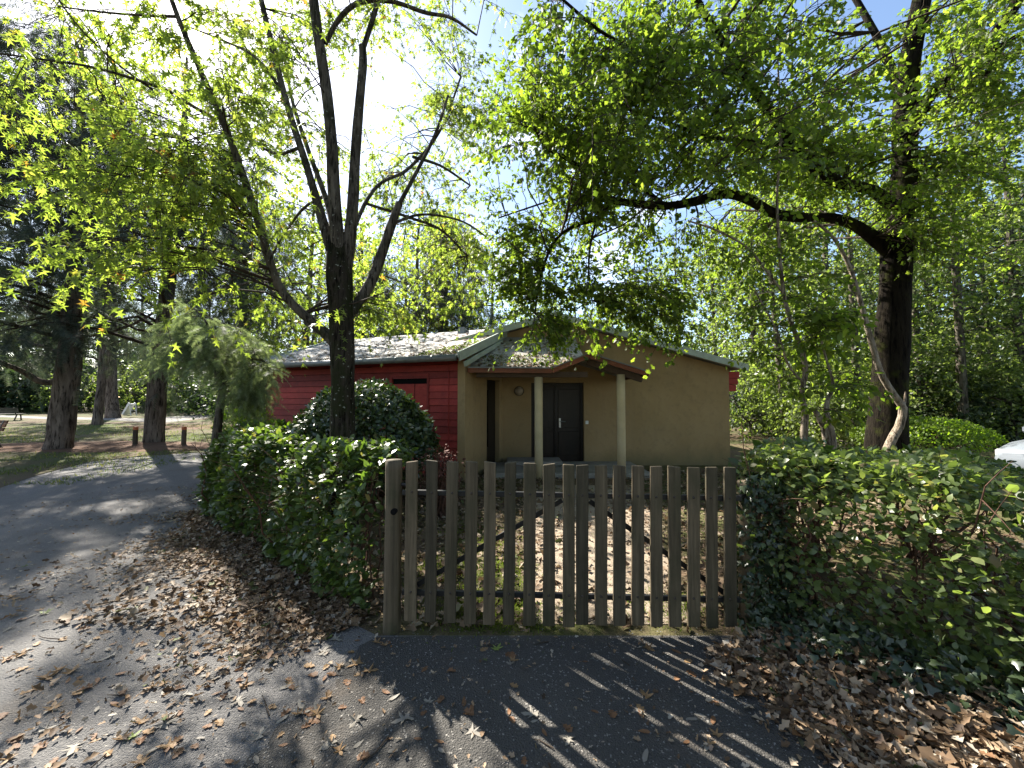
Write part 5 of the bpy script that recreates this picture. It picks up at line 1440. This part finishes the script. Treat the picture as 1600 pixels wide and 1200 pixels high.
# single fallen leaves one can pick out on the asphalt
def curled(tpl_half, seed, stalk=.45):
    r = np.random.default_rng(seed)
    k1, k2, k3 = r.uniform(.6, 1.7), r.uniform(-.3, .9), r.uniform(-1.2, 1.2)
    V, T = fan(mirror(tpl_half), (0, .4), lambda x, y: k1 * x * x * 1.6 + k2 * (y - .4) ** 2 + k3 * x * (y - .4))
    V = np.vstack([V + r.normal(size=V.shape) * .02, [(-.012, 0, .0), (.012, 0, .0), (r.uniform(-.15, .15), -stalk, .06)]])
    n = len(V); T = np.vstack([T, [(n - 3, n - 1, n - 2)]])
    V[:, 1] -= .4
    V[:, 2] -= V[:, 2].min()
    return V, T
H_MAPLE = [(0, 0), (.14, .03), (.38, -.06), (.18, .16), (.10, .26), (.30, .36), (.50, .50), (.27, .50), (.09, .45), (.12, .72), (0, 1)]
H_OAK = [(0, 0), (.12, .1), (.26, .24), (.15, .36), (.38, .52), (.22, .64), (.30, .80), (.12, .92), (0, 1)]
H_LONG = [(0, 0), (.14, .2), (.17, .5), (.1, .8), (0, 1)]
kinds = []
for nm_, half, mats in (('maple', H_MAPLE, ('leaf_pale', 'leaf_tan', 'leaf_green')), ('oak', H_OAK, ('leaf_rust', 'leaf_tan')), ('curled', H_LONG, ('leaf_pale', 'leaf_rust'))):
    for mt_ in mats:
        for sd in range(2):
            V, T = curled(half, 10 * sd + len(kinds) + 3)
            me = bpy.data.meshes.new('fallen_leaf_%s' % nm_); me.from_pydata(V.tolist(), [], T.tolist()); me.materials.append(M[mt_]); me.update()
            kinds.append((nm_, mt_, me))
words = {('maple', 'leaf_pale'): 'pale grey dry maple leaf', ('maple', 'leaf_tan'): 'tan dry maple leaf', ('maple', 'leaf_green'): 'fresh green fallen maple leaf', ('oak', 'leaf_rust'): 'rust coloured lobed oak leaf', ('oak', 'leaf_tan'): 'tan lobed oak leaf', ('curled', 'leaf_pale'): 'narrow pale curled leaf', ('curled', 'leaf_rust'): 'narrow rust brown curled leaf'}
wts = np.array([{'leaf_green': .18, 'leaf_pale': 1.0, 'leaf_tan': 1.0, 'leaf_rust': 1.0}[k[1]] for k in kinds]); wts /= wts.sum()
cnt = 0
while cnt < 280:
    px, py = R.uniform(0, 1120), R.uniform(800, 1195)
    if px < 560 and py < 830 + R.random() * 60: continue
    g = G(px, py)
    if g[1] > 2.55 and g[0] > -1.1 - (g[1] - 2.7) * 1.3: continue
    if g[0] > 1.35: continue
    near = g[0] > -.75
    n_near = globals().get('n_near', 0) + near
    if near and n_near > 58: continue
    k = kinds[rng.choice(len(kinds), p=wts)]
    o = bpy.data.objects.new('fallen_leaf', k[2]); COL.objects.link(o)
    o.location = (g[0], g[1], .0135)
    s_ = {'maple': .078, 'oak': .058, 'curled': .062}[k[0]] * R.uniform(.65, 1.2)
    o.scale = (s_, s_, s_ * R.uniform(.25, .6)); o.rotation_euler = (R.uniform(-.12, .12), R.uniform(-.12, .12), R.uniform(0, 6.28))
    tag(o, words[k[:2]] + (' lying on the shaded asphalt before the gate' if near else ' lying on the grey asphalt left of the gate'), 'leaf', words[k[:2]] + (' before the gate' if near else ' left of the gate'))
    cnt += 1
# a few fallen twigs
for k in range(14):
    px, py = R.uniform(60, 1000), R.uniform(960, 1190)
    g = G(px, py); a = R.uniform(0, 6.28); L = R.uniform(.06, .2)
    pts = [(g[0] + math.cos(a) * L * t + R.uniform(-.006, .006), g[1] + math.sin(a) * L * t + R.uniform(-.006, .006), .0165 + R.uniform(0, .004)) for t in (0, .35, .7, 1)]
    mb = MB(); mb.tube(pts, [.0032, .003, .0025, .0015], 6)
    o = mb.build('fallen_twig', M['twig'])
    tag(o, 'thin dry twig lying on the asphalt', 'twig', 'twigs fallen on the asphalt')
print('TRIS', sum(len(me.loops) - 2 * len(me.polygons) for me in bpy.data.meshes))
for o in bpy.data.objects:
    if o.parent is not None and o.name.split('.')[0] in ('twigs', 'limbs', 'branches', 'crown', 'stems', 'foliage'):
        o['kind'] = 'stuff'
